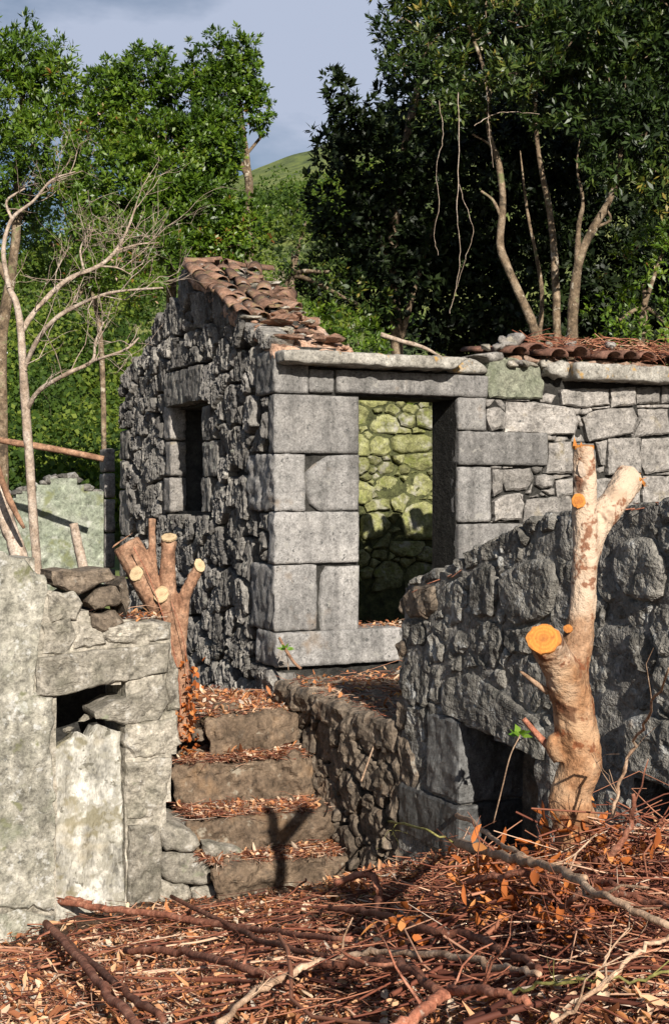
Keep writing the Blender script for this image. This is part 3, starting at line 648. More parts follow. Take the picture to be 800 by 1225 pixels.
for k, (px, py, s) in enumerate([(590,412,.07),(601,410,.08),(609,404,.075),(618,404,.08),(624,405,.11),(614,409,.1),(662,408,.06),(690,407,.06),(740,409,.07)]):
    c = FA.w(np.array([FA.uz(px, py)[0]]), FA.uz(px, py)[1] - .02, -.1)[0]
    chunk('rubble_stone', c, (s * 1.2, s, s * .75), M['block'] if k % 3 else M['rubblegrey'], lowroof, 1400 + k)

# ------------------------------------------------------------------ scatter helpers (litter)
def leaf_quads(mb, base, d, nrm, ln, wd, tint, fold_=.25):
    n = len(base); s = np.cross(d, nrm); s /= np.linalg.norm(s, axis=1)[:, None] + 1e-9; nn_ = np.cross(s, d)
    ln = ln[:, None]; wd = wd[:, None]
    V = np.stack([base, base + d * ln * .42 + s * wd + nn_ * wd * fold_, base + d * ln, base + d * ln * .42 - s * wd + nn_ * wd * fold_], 1).reshape(-1, 3)
    mb.add(V, np.arange(4 * n).reshape(n, 4), tint)
def unit(v): return v / (np.linalg.norm(v, axis=1)[:, None] + 1e-9)
def curl_leaves(mb, base, ln, wd, tint, g, lift=.5):
    """crumpled dry leaves: four bent quads each"""
    n = len(base); a = g.random(n) * 6.283; d = unit(np.column_stack([np.cos(a), np.sin(a), g.normal(0, lift, n)]))
    up = unit(np.column_stack([g.normal(0, .5, (n, 2)), np.ones(n)])); s = unit(np.cross(d, up)); u = np.cross(s, d); rows = []
    c1 = g.uniform(-.2, .9, n)[:, None]; c2 = g.uniform(.2, 1.1, n)[:, None]
    cv = g.normal(0, .35, n)[:, None]
    for t, w in ((0, .12), (.22, .75), (.5, 1.), (.78, .7), (1., .08)):
        ctr = base + d * (ln * t)[:, None] + u * ln[:, None] * (.5 * c1 * t * t) + s * ln[:, None] * cv * t * (1 - t)
        for k in (-1, 0, 1): rows.append(ctr + s * (wd * w * k * g.uniform(.7, 1.2, n))[:, None] + u * (wd[:, None] * w * abs(k) * c2 * g.uniform(.5, 1.4, n)[:, None]))
    V = np.stack(rows, 1).reshape(-1, 3); b = np.arange(n) * 15; F = []
    for r_ in range(4):
        for k in (0, 1): F.append(np.column_stack([b + r_ * 3 + k, b + r_ * 3 + k + 1, b + r_ * 3 + k + 4, b + r_ * 3 + k + 3]))
    mb.add(V, np.concatenate(F), np.tile(tint, 8))
def twigs(mb, base, ln, rad, tint, g, tiltz=.12, seg=3, bend=.18, az=None):
    for p, l, r_, t in zip(base, ln, rad, tint):
        a = g.random() * 6.283 if az is None else az + g.normal(0, .5); d = np.array([math.cos(a), math.sin(a), g.normal(0, tiltz)]); q = np.array([-d[1], d[0], g.normal(0, .3)])
        b = g.normal(0, bend) * l; pts = [p - d * l / 2, p - d * l / 6 + q * b * .8 + (0, 0, g.normal(0, .02) * l), p + d * l / 6 + q * b, p + d * l / 2 + q * b * .2]
        v, f = tube(pts, [r_, r_ * .95, r_ * .8, r_ * .5], seg, cap=False); mb.add(v, f, t)
def litter(name, pts, parent, g, nl, nt, ns, size=1., label=None, kind='stuff', orange=.0):
    """pts(n) -> n points on the surface"""
    mb = MB()
    b = pts(nl); b[:, 2] += .006 + abs(g.normal(0, .012, nl)) * size; curl_leaves(mb, b, g.lognormal(-3.15, .38, nl) * size, g.uniform(.006, .016, nl) * size, g.random(nl) ** .85, g)
    lf = mb.obj(name, M['dry'], parent, smooth=False)
    mb = MB(); b = pts(nt); b[:, 2] += .008 + abs(g.normal(0, .016, nt)) * size; twigs(mb, b, g.lognormal(-2.0, .55, nt) * size, g.uniform(.0014, .0038, nt) * size, g.random(nt) ** 1.1, g)
    b = pts(ns); b[:, 2] += .006 + abs(g.normal(0, .015, ns)) * size; a = g.random(ns) * 6.283
    leaf_quads(mb, b, unit(np.column_stack([np.cos(a), np.sin(a), g.normal(0, .15, ns)])), unit(g.normal(0, .5, (ns, 3)) + (0, 0, 1)), g.uniform(.04, .14, ns) * size, g.uniform(.0015, .004, ns) * size, g.random(ns) ** .8)
    tw = mb.obj('twigs' if parent else name + '_twigs', M['twig'], parent, smooth=False)
    for o in (lf, tw): o['kind'] = kind
    return lf, tw
def quadpts(c, g):                               # random points on a bilinear patch of four corners
    c = [np.asarray(x, float) for x in c]
    def f(n):
        a = g.random(n)[:, None]; b = g.random(n)[:, None]
        return c[0] * (1 - a) * (1 - b) + c[1] * a * (1 - b) + c[2] * a * b + c[3] * (1 - a) * b
    return f

# ------------------------------------------------------------------ terrace wall (right) with its landing
TA = Wall((-.42, 9.95), -64.2)                    # u runs towards the camera
terr = empty('terrace_wall', (.7, 7.6, .6), 'dark basalt wall with low openings, stepping up from the door landing to the right', 'wall')
t_l = .02; t_e = TA.uz(476, 800)[0]; t_r = TA.uz(860, 700)[0]
lz = TA.uz(400, 838)[1]
tw_reg = TA.poly([(482,703),(500,696),(525,690),(560,668),(600,642),(640,626),(700,616),(760,610),(860,598)])
tw_reg = np.array([(t_e - .02, -.3), *tw_reg.tolist(), (t_r, -.3)])
hole1 = ccw(TA.poly([(549,862),(640,905),(640,1060),(549,1060)]))
hole2 = TA.poly([(733,830),(775,848),(778,856),(748,852)]); hole3 = TA.poly([(757,928),(800,945),(860,975),(860,1080),(765,1060)])
wall_r = core(TA, tw_reg, M['darkmortar'], terr, 'upper_wall', [hole1, hole3], .03, -.006, .5, .016, label='rising wall of dark basalt in grey mortar with low square openings')
bT = []
def tp(pts, s, mat='dark', name='stone', front=.0, thick=.3, parent=None, **k):
    p = TA.poly(pts); kw = dict(sp=.02, rnd=1, jit=.014, bulge=.02, rw=.03, tilt=.03, amp=.014, fq=(13, 10), rid=.007); kw.update(k)
    bT.append(ccw(p)); return stone(TA, p, M[mat], parent or wall_r, front, thick, seed=s, name=name, **kw)
tp([(529,812),(565,803),(605,832),(650,868),(655,912),(640,904),(592,882),(547,861),(528,850)], 701, name='opening_lintel', thick=.5, front=.02)
for k, (nm, y0, y1, z0_, z1_) in enumerate((('a', 862, 962, 0, 0), ('b', 965, 1030, 0, 0))):
    pts = [(512,872),(530,858),(547,862),(553,910),(556,962),(505,962)] if k == 0 else [(478,940),(505,966),(556,966),(556,1034),(490,1026),(472,990)]
    bT.append(ccw(TA.poly(pts))); u1_ = TA.uz(553, 910)[0]; u0_ = TA.uz((513, 480)[k], (y0 + y1) / 2)[0]; wbox(TA, u0_, u1_ - .01, -.45, .02, TA.uz(550, y1)[1] + .004, TA.uz(550, y0)[1], M['wetjamb'], wall_r, 'opening_jamb', .018, .02, .008, 14, 710 + k, rid=.005)
# smooth reveals of the left jamb, turned to the light
for k, (pts) in enumerate(([(547,862),(560,905),(566,962),(556,963)], [(556,966),(566,966),(565,1030),(556,1034)])):
    pass
tp([(640,908),(652,916),(655,1040),(640,1040)], 712, name='opening_jamb', thick=.45, front=-.02, mat='wetjamb')
tp([(752,850),(860,880),(860,965),(805,945),(755,918)], 713, name='opening_lintel', thick=.5, front=.03)
tp([(700,1000),(712,940),(740,945),(760,985),(755,1040),(700,1040)], 714, thick=.4)
tp([(600,690),(625,672),(662,668),(668,700),(655,742),(612,748),(602,720)], 715, front=.03); tp([(565,682),(592,672),(598,705),(590,740),(566,735)], 716, front=.03); tp([(738,650),(775,640),(800,672),(792,722),(752,715),(738,690)], 717, front=.03)
tp([(483,707),(520,697),(524,728),(512,740),(484,738)], 718, mat='brown', front=.02)
bT += [hole1, hole3]
for p in rubble(tw_reg, [(.16, 120), (.11, 500), (.075, 2000), (.045, 4000)], bT, .016, 1.05, 1.4, 21, planes=[(-1, 0, -t_e - .0), line_pl(TA.uz(482, 700), TA.uz(640, 616)), line_pl(TA.uz(640, 616), TA.uz(860, 590))], maxn=290):
    u = p.mean(0)[0]
    stone(TA, p, M['brown'] if u < t_e + .16 else M['dark'], wall_r, front=rng.normal(.006, .007) - (.012 if 3.3 < u < 4.4 else 0), thick=.2, sp=.018, rnd=0, jit=.016, bulge=.012, rw=.018, tilt=.06, amp=.014, fq=(18, 12), rid=.009)
ext_reg = np.array([(t_r - .02, .4), (t_r - .02, tw_reg[:, 1].max() - .06), (t_r + 1.1, tw_reg[:, 1].max() + .02), (t_r + 1.1, .4)])
wall_x = core(TA, ext_reg, M['darkmortar'], terr, 'wall_run', (), .05, -.006, .5, .016)
for p in rubble(ext_reg, [(.16, 120), (.11, 400), (.075, 800)], (), .016, 1.05, 1.4, 22, planes=[(0, 1, ext_reg[:, 1].max())], maxn=80):
    stone(TA, p, M['dark'], wall_x, front=rng.normal(.006, .007), thick=.2, sp=.03, rnd=0, jit=.016, bulge=.012, rw=.018, tilt=.06, amp=.014, fq=(18, 12), rid=.009)
# chamber behind the openings, coloured near-black for its shade
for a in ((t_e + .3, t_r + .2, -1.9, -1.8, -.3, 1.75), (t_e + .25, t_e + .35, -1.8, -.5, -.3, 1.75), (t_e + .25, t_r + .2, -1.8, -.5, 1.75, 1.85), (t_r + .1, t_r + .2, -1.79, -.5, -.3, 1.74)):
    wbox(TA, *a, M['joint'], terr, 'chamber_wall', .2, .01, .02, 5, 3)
# lower retaining wall under the landing
lw_reg = np.array([(.0, -.3), (t_e + .02, -.3), (t_e + .02, lz - .2), (.0, lz - .12)])
lower = core(TA, lw_reg, M['joint'], terr, 'landing_wall', (), .06, -.05, .4, label='low wall of brown rubble beside the steps')
for p in rubble(lw_reg, [(.14, 120), (.1, 400), (.065, 1500), (.04, 2500)], (), .013, 1.0, 1.4, 33, planes=[(1, 0, t_e + .02), (0, 1, lz - .17)], maxn=140):
    stone(TA, p, M['brown'], lower, front=rng.normal(0, .014), thick=.16, sp=.02, rnd=0, jit=.014, bulge=.009, rw=.014, tilt=.10, amp=.02, fq=(15, 10), rid=.010)
w8 = lambda u, d, z: TA.w(np.array([u]), z, d)[0]
ls = [w8(.0, -.42, lz - .15), w8(t_e + .03, -.42, lz - .2), w8(.0, .03, lz - .15), w8(t_e - .03, .03, lz - .22), w8(.0, -.42, lz + .02), w8(t_e + .03, -.42, lz), w8(.0, .03, lz + .01), w8(t_e - .03, .03, lz - .03)]
hexa(ls, M['brown'], terr, 'coping_slab', .025, .03, .03, 11, 51, rid=.01, label='thick brown slab edging the landing')
wbox(TA, .0, t_e + 1.2, -3.0, -.43, .2, lz - .02, M['brown'], terr, 'landing', .12, .02, .02, 4, 52, label='landing before the doorway')
g1 = np.random.default_rng(3)
litter('landing_litter', quadpts([w8(.05, -.02, lz + .01), w8(t_e, -.02, lz - .02), w8(t_e + .3, -1.6, lz), w8(-.1, -1.3, lz)], g1), terr, g1, 600, 260, 1800)

litter('threshold_litter', quadpts([FA.w(np.array([fl + .0]), fsill + .005, -.05)[0], FA.w(np.array([fr]), fsill + .005, -.1)[0], FA.w(np.array([fr]), fsill + .01, -.4)[0], FA.w(np.array([fl + .02]), fsill + .01, -.4)[0]], g1), house, g1, 150, 60, 240)
for k, (px, py) in enumerate(((505,702),(520,698),(535,690),(528,694),(548,682),(770,612),(785,610),(760,613),(795,606))):
    u_, z_ = TA.uz(px, py); q = TA.w(np.array([u_]), z_, -.06)[0]; a = g1.random() * 6.28; d_ = np.array([math.cos(a), math.sin(a), g1.normal(0, .15)]) * g1.uniform(.08, .2)
    stick_obj('twig', [q - d_, q + (0, 0, .02), q + d_], [.003, .004, .002], M['stick'], wall_r, 4, .1)
# ------------------------------------------------------------------ steps
stair = empty('stone_steps', (-.6, 9.0, 0), 'four brown stone steps covered in dry leaves climbing to the house', 'stairs')
ST = [((245,863,1.635), (356,853,1.635)), ((203,917,1.929), (374,909,1.929)), ((220,986,2.24), (395,973,2.24)), ((250,1041,2.486), (412,1026,2.486))]
RH = [.235, .30, .215, .22]
prev = None
gS = np.random.default_rng(8)
SP = []
for (lx, ly, dl), (rx, ry, dr) in ST:
    SP.append((P(lx, ly, dl * FPX / (ly - 590)), P(rx, ry, dr * FPX / (ry - 590))))
bk = [(P(232,838,10.3), P(345,836,10.3))] + SP[:3]
for k, (l, r_) in enumerate(SP):
    l = np.array(l); r_ = np.array(r_); h = RH[k]; bl = np.array(bk[k][0]); br = np.array(bk[k][1]); bl = bl.copy(); br = br.copy()
    d = np.array([.06, .42, 0]); rr = r_ + np.array([.02, 0, 0])
    tl = np.array([0, 0, -h])
    jg = gS.normal(0, .022, (4, 3)); c8 = [l + tl + (.08, .02, .0) + jg[0], rr + tl + (-.03, 0, .02) + jg[1], l + d + tl, rr + d + tl, l, rr, l + d + (0, 0, .01), rr + d + (0, 0, .01)]
    hexa(c8, M['stepstone'], stair, 'step', .018, .03, .05, 6, 60 + k, rid=.014)
    # fill below / behind
    f8 = [l + (.03, .12, -.75), rr + (0, .12, -.75), l + (.0, 1.0, -.75), rr + (-.2, 1., -.75), l + (.03, .12, -.05), rr + (0, .12, -.05), l + (.0, 1.0, -.04), rr + (-.2, 1., -.04)]
    hexa(f8, M['joint'], stair, 'step_core', .1, .01, .02, 6, 70 + k)
    nb = [l + (.03, .05, .01), rr + (-.02, .04, .01), (br + (0, -.01, 0)) * (1, 1, 0) + (0, 0, r_[2] + .03), (bl + (.02, -.01, 0)) * (1, 1, 0) + (0, 0, l[2] + .03)]
    if k == 0: nb = [l + (.0, .05, .01), rr + (.02, .04, .01), np.array([-.55, 10.6, r_[2] - .02]), np.array([-1.3, 11.0, l[2] - .03])]
    litter('step_litter', quadpts(nb, gS), stair, gS, 380 if k else 700, 240, 1800)
hexa([(-1.75, 9.55, .1), (-.35, 9.75, .1), (-2.3, 12.6, .1), (-.6, 12.2, .1), (-1.75, 9.55, 1.02), (-.35, 9.75, 1.04), (-2.3, 12.6, .72), (-.6, 12.2, .9)], M['floor'], stair, 'earth_fill', .1, .03, .03, 6, 81)
SA = Wall(np.array(P(186, 1090, 8.62))[:2], 12)
for k, pts in enumerate(([(190,985),(222,992),(240,1008),(228,1020),(193,1018)], [(190,1021),(230,1023),(250,1036),(256,1058),(240,1062),(192,1055)], [(190,1058),(225,1060),(232,1084),(190,1094)],
        [(228,1065),(258,1060),(288,1078),(272,1090),(235,1090)], [(240,1006),(292,1018),(290,1028),(252,1034),(242,1022)], [(186,1090),(300,1082),(300,1110),(186,1115)])):
    stone(SA, SA.poly(pts), M['rubblegrey'] if k < 5 else M['brown'], stair, front=.0, thick=.5, seed=1700 + k, name='side_stone', sp=.02, bulge=.03, rw=.04, amp=.02, jit=.014, tilt=.1)
for k, (px, py, Y, s_) in enumerate([(236,880,9.4,.06),(228,905,9.35,.06),(212,985,9.0,.06),(235,988,8.95,.05),(380,870,9.6,.04),(385,925,9.3,.04),(405,1000,9.0,.05),(424,1035,8.75,.06)]):
    chunk('side_stone', P(px, py, Y), (s_ * 1.25, s_, s_ * .8), M['brown'], stair, 1750 + k, res=3)

# ------------------------------------------------------------------ plastered ruin at left
LA = Wall((-1.02, 8.72), 28.0)
ruin = empty('plastered_ruin', (-1.5, 8.4, -.1), 'lichen-stained grey plaster wall with a walled-up whitewashed doorway beside the steps', 'wall')
lreg = LA.poly([(-60,670),(-60,1190),(66,1150),(150,1100),(192,1090),(192,990),(200,990),(212,870),(205,775),(205,745),(130,745),(50,705),(40,668)])
wh = LA.poly([(66,830),(150,815),(152,1110),(66,1160)])
lcore = core(LA, lreg, M['rubblegrey'], ruin, 'wall_core', [wh], .035, -.022, .42, .02)
def lp(pts, s, mat='rubblegrey', name='stone', front=0., thick=.3, **k):
    p = LA.poly(pts); kw = dict(sp=.018, rnd=0, jit=.016, bulge=.018, rw=.022, tilt=.08, amp=.018, fq=(11, 11), rid=.007); kw.update(k)
    return stone(LA, p, M[mat], lcore, front, thick, seed=s, name=name, **kw)
lp([(-60,662),(0,664),(28,672),(52,690),(56,705),(50,740),(44,790),(40,828),(64,834),(66,1092),(30,1084),(-60,1100)], 801, 'plaster', 'plaster_face', .012, .42, amp=.014, fq=(7, 7), bulge=.02, rw=.02, tilt=.0, jit=.028, rnd=0, sp=.02)
lp([(-60,1104),(28,1090),(66,1097),(66,1165),(-60,1195)], 802, 'plaster', 'base_stone', .035, .3)
lp([(44,787),(120,777),(203,769),(206,788),(200,804),(140,818),(66,833),(42,832)], 803, 'rubblegrey', 'lintel', .018, .42, amp=.014, bulge=.018, rw=.025)
for k, (mt, pts) in enumerate([('brown',[(62,683),(130,680),(138,692),(118,700),(95,712),(64,700)]),('rubblegrey',[(58,712),(88,706),(100,722),(92,742),(62,745),(56,730)]),('rubblegrey',[(50,748),(82,738),(90,762),(80,783),(48,786)]),
        ('brown',[(104,722),(112,706),(140,700),(148,715),(136,728),(112,732)]),('brown',[(108,735),(140,730),(150,745),(130,756),(110,750)]),('rubblegrey',[(126,750),(168,742),(204,746),(206,765),(165,771),(130,768),(122,760)]),
        ('rubblegrey',[(94,748),(118,744),(128,770),(86,778)]),('brown',[(142,700),(152,690),(156,720),(150,735)]),
        ('rubblegrey',[(114,852),(138,838),(198,816),(204,840),(190,862),(150,868),(116,860)]),('rubblegrey',[(150,872),(190,862),(214,856),(217,890),(204,902),(160,908),(150,895)]),
        ('rubblegrey',[(150,912),(204,905),(200,945),(192,982),(152,984)]),('rubblegrey',[(154,988),(192,985),(194,1040),(190,1092),(152,1100)]),('rubblegrey',[(200,772),(214,800),(216,850),(202,852),(200,815)])]):
    lp(pts, 820 + k, mt, front=.008 + .007 * math.sin(k * 1.9), thick=.32)
# whitewashed blocking, a little set back, broken away at the top
lp([(62,912),(80,892),(96,880),(112,884),(122,868),(150,880),(154,1120),(60,1160)], 850, 'whitewash', 'whitewashed_infill', -.07, .2, amp=.02, fq=(7, 5), bulge=.02, rnd=0, tilt=.02, jit=.012)
wbox(LA, LA.uz(50, 900)[0], LA.uz(160, 900)[0], -.75, -.6, .2, 2.0, M['joint'], ruin, 'back_wall', .1, .01, .02, 6, 5)
for k, (px, py, s) in enumerate([(92,880,.03),(112,866,.035),(118,1105,.1),(160,1098,.07),(85,1120,.07)]):
    chunk('loose_stone', LA.w(np.array([LA.uz(px, py)[0]]), LA.uz(px, py)[1], .04 if py > 1000 else -.2)[0], (s * 1.6, s, s * .8), M['rubblegrey'], ruin, 1800 + k, .3, smooth=False)
gL = np.random.default_rng(18)
litter('wall_litter', quadpts([LA.w(np.array([LA.uz(120, 745)[0]]), LA.uz(120, 745)[1], -.05)[0], LA.w(np.array([LA.uz(200, 743)[0]]), LA.uz(200, 741)[1], -.05)[0], LA.w(np.array([LA.uz(200, 743)[0]]), LA.uz(200, 741)[1], -.3)[0], LA.w(np.array([LA.uz(120, 745)[0]]), LA.uz(120, 741)[1], -.3)[0]], gL), ruin, gL, 60, 25, 40)

# ------------------------------------------------------------------ far plastered wall with a stone pier
BA = Wall(np.array(P(137, 600, 16.2))[:2], ANG - 6)
fwall = empty('far_wall', tuple(P(60, 690, 15.8)), 'pale green-grey plastered ruin wall with a broken top behind the bare tree', 'wall')
breg = BA.poly([(-90,600),(20,592),(45,582),(75,572),(90,574),(100,583),(124,590),(124,760),(-90,760)])
bcore = core(BA, breg, M['farplaster'], fwall, 'wall_core', (), .08, .0, .45, .015)
bt = BA.poly([(-90,598),(20,590),(45,580),(75,570),(90,572),(100,582),(124,590)])
for k in range(24):
    x = -60 + k * 8; y = np.interp(x, [-90,20,45,75,90,100,124], [598,590,580,570,572,582,590]); p = BA.uz(x, y); s = rng.uniform(.05, .11)
    chunk('stone', BA.w(np.array([p[0]]), p[1], -.1 + rng.normal(0, .04))[0], (s * 1.3, s, s * .7), M['dark'], bcore, 1900 + k)
for k, (ya, yb) in enumerate(((536, 565), (566, 596), (597, 637), (638, 680), (681, 720))):
    u0, u1 = BA.uz(125, 600)[0], BA.uz(137.5, 600)[0]; wbox(BA, u0, u1, -.45, .03, BA.uz(130, yb)[1] + .004, BA.uz(130, ya)[1] - .004, M['block'], fwall, 'pier_stone', .04, .015, .008, 14, 160 + k)

# ------------------------------------------------------------------ trees and bushes
def unitv(g, n): v = g.normal(size=(n, 3)); return unit(v)
def crown(mb, blobs, g, dens=1., ln=(.07, .11), wr=.2, leaves=12, tint=(.25, .75), shell=.5, droop=.0, twig_mb=None, gaps=-.3):
    for (px, py, rx, ry, Y) in blobs:
        c = np.array(P(px, py, Y)); a = rx / FPX * Y; b = ry / FPX * Y; dd = (a + b) * .5
        n = max(6, int(dens * (a * b) * 600)); o = unitv(g, n)
        o[:, 1] -= .25; o = unit(o)
        lump = 1 + .36 * fbm(o * 2.3 + c, 7, 2) + .14 * fbm(o * 6 + c, 17, 1)
        r_ = (1 - shell * g.random(n) ** 1.6) * lump
        q = c + o * np.array([a, dd, b]) * r_[:, None]
        keep = fbm(q * 1.5, 41, 2) > gaps; q = q[keep]; o = o[keep]; n = len(q)
        bt0 = g.normal(0, .1)
        ct = np.clip(bt0 + tint[0] + (tint[1] - tint[0]) * g.random(n) + .12 * fbm(q * 1.2, 3, 2), 0, .97)
        k = leaves; Q = np.repeat(q, k, 0); O = np.repeat(o, k, 0); N = len(Q)
        tn = unitv(g, N); d = unit(O * .45 + tn * .9 + np.array([0, 0, .22 - droop])); nrm = unit(O * .6 + np.array([.05, -.3, .7]) + unitv(g, N) * .5)
        L_ = g.uniform(ln[0], ln[1], N) * np.repeat(g.uniform(.65, 1.2, n), k); leaf_quads(mb, Q + tn * .02 + O * (g.random(N) * .05)[:, None], d, nrm, L_, L_ * wr * g.uniform(.8, 1.2, N), np.clip(np.repeat(ct, k) + g.normal(0, .12, N), 0, 1))
        if twig_mb is not None:
            for j in range(0, n, 30):
                v, f = tube([c + (q[j] - c) * .35 + g.normal(0, .05, 3), c + (q[j] - c) * .7 + g.normal(0, .06, 3), q[j]], [.012, .008, .004], 3, cap=False); twig_mb.add(v, f, g.random())
def limbs(mb, lines, Y, g, seg=7):
    """lines: [(px,py,half width px[,dY])...] polylines"""
    for ln in lines:
        rp = np.array([[*P(q[0], q[1], Y + (q[3] if len(q) > 3 else 0)), q[2] / FPX * Y] for q in ln]); rp = spline(rp, 5)
        v, f = tube(rp[:, :3], np.maximum(rp[:, 3], .002), seg, .16, cap=False, seed=int(g.integers(99))); mb.add(v, f)
def bare(mb, p, d, ln, r_, g, depth, up=.08):
    """recursive bare twigs"""
    n = 4; pts = [p]; dd = d / np.linalg.norm(d)
    for k in range(n):
        dd = dd + g.normal(0, .24, 3) * (1, .8, 1) + (0, 0, up); dd /= np.linalg.norm(dd); pts.append(pts[-1] + dd * ln / n)
    v, f = tube(pts, np.linspace(r_, r_ * .55, n + 1), 4 if depth else 3, cap=False); mb.add(v, f)
    if depth:
        for k in range(g.integers(2, 5)):
            j = g.integers(1, n + 1); nd = dd + g.normal(0, .75, 3) * (1, .8, 1); bare(mb, pts[j], nd, ln * g.uniform(.45, .8), r_ * .5, g, depth - 1, up)
def tree(name, label, base, lines, Y, blobs, mat, g, group=None, bark='treebark', cat='tree', slim=.78, **kw):
    t = empty(name, base, label, cat, group); mb = MB(); limbs(mb, [[(q[0], q[1], q[2] * slim, *q[3:]) for q in ln] for ln in lines], Y, g); cb = MB()
    crown(cb, blobs, g, twig_mb=mb if mat != 'leafD' else None, **kw)
    mb.obj('trunk', M[bark], t, loc=base); cb.obj('crown', M[mat], t, smooth=False); return t
gT = np.random.default_rng(77)
tree('laurel_tree', 'dense green laurel tree at the left edge rising behind the bare branches', tuple(P(5, 560, 17)), [[(5,640,9),(2,420,9),(12,340,8),(20,270,7),(22,180,5),(30,90,3)], [(12,340,6),(-20,280,5),(-30,200,4)], [(20,270,4),(50,200,3),(70,120,2)]], 17,
     [(30,75,38,40,17),(60,110,30,45,17),(5,120,45,60,17),(50,175,45,45,16.6),(-20,210,50,80,17),(20,250,40,30,17.4),(-40,90,50,80,17.5),(75,85,18,34,16.8)], 'leafL', gT, ln=(.07,.115), wr=.17, dens=1.7, leaves=12, gaps=-.4)
tree('laurel_tree', 'tall broad-crowned laurel tree behind the gable with a pale forked trunk', tuple(P(297, 480, 23)), [[(297,520,9),(298,250,7),(296,205,6),(290,150,4),(286,115,3),(283,90,2)], [(296,210,5),(280,180,4),(275,150,3),(282,120,2)], [(290,190,3),(315,160,2)], [(200,520,9),(205,330,8),(200,230,6),(190,160,4)], [(204,300,5),(150,220,4),(130,190,3)], [(205,300,5),(250,200,4),(262,130,3)]], 23,
     [(255,75,36,42,23),(290,75,20,34,23),(240,120,52,45,23),(175,90,38,34,23),(130,110,32,36,23.3),(165,140,60,45,23),(120,175,48,55,22.7),(205,185,70,48,22.4),(160,225,85,50,22),(250,180,45,55,22.6),(310,130,15,30,23),(100,250,55,45,22),(220,255,68,45,21.6),(285,272,34,28,21.5),(150,285,75,40,21.6),(245,295,50,26,21.4)], 'leafL', gT, ln=(.075,.115), wr=.24, dens=1.9, leaves=12, tint=(.12,.8), gaps=-.45)
tree('leafy_tree', 'low spreading green tree overhanging the left side of the gable', tuple(P(90, 520, 19)), [[(125,560,4),(120,400,4),(100,330,3),(60,290,3)], [(88,360,4),(130,310,3),(170,290,2)]], 19,
     [(80,290,75,48,19),(30,320,40,28,19),(150,325,60,36,18.6),(190,300,42,36,18.4),(100,345,60,30,19.4)], 'leafL', gT, ln=(.065,.11), wr=.17, dens=1.0, leaves=11, tint=(.2, .7))
# right: tall wood over the low roof
yr = 15.2
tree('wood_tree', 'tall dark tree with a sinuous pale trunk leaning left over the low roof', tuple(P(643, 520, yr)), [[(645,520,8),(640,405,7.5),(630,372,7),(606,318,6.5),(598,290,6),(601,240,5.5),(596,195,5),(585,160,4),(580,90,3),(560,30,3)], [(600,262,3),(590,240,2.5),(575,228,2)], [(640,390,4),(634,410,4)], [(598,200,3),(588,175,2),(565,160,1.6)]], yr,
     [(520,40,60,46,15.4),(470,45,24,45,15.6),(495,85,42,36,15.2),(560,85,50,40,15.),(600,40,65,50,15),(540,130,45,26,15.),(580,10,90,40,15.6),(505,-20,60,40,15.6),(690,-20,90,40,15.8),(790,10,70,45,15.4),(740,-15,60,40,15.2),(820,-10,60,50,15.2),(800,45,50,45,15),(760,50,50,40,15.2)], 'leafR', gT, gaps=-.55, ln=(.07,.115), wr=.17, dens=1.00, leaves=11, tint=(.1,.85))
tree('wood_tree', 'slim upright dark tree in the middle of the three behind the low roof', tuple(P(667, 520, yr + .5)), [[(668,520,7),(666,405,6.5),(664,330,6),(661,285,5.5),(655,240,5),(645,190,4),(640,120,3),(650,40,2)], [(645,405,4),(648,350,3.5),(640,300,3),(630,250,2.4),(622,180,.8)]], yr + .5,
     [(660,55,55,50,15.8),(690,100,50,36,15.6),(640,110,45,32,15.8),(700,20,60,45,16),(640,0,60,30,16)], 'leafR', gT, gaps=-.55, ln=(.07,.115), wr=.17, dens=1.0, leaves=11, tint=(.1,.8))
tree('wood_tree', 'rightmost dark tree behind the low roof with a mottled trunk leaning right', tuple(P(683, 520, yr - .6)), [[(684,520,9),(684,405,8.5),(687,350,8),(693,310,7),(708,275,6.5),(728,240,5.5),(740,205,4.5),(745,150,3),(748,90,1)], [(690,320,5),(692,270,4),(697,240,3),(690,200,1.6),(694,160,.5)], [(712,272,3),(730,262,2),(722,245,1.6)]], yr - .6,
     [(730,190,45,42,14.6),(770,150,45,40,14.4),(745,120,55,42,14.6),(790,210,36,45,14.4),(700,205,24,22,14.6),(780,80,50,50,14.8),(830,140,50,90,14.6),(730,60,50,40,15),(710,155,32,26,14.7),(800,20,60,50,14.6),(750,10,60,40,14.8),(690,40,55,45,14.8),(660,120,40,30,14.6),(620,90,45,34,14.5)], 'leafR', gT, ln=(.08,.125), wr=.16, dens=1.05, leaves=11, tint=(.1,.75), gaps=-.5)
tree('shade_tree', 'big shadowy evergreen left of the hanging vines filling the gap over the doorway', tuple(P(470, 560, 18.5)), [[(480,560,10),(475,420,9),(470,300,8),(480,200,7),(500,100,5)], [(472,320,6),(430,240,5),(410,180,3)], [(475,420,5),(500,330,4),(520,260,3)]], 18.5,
     [(405,105,16,22,18),(420,150,30,34,18.2),(395,180,22,26,18),(450,200,60,70,18.6),(410,250,45,50,18.4),(500,250,70,90,19),(560,220,70,100,19.5),(470,330,80,70,19),(560,340,80,70,19.5),(640,200,90,110,20),(640,330,90,90,20),(730,310,80,90,20),(400,330,50,40,18.5),(820,260,80,110,20.5),(760,390,90,50,20.5),(680,410,90,40,20.5),(700,180,110,80,21),(580,410,90,40,20.5),(800,120,90,90,21),(520,130,70,60,20)] + [(x, y, 75, 48, 17.2 + .5 * ((x // 70) % 2)) for x in range(550, 900, 70) for y in (-110, -30, 45)], 'leafD', gT, ln=(.10,.15), wr=.24, dens=.9, leaves=10, tint=(.0,.8), gaps=-.75)  # last canopy rows, mostly above the view, added to shade the wood behind
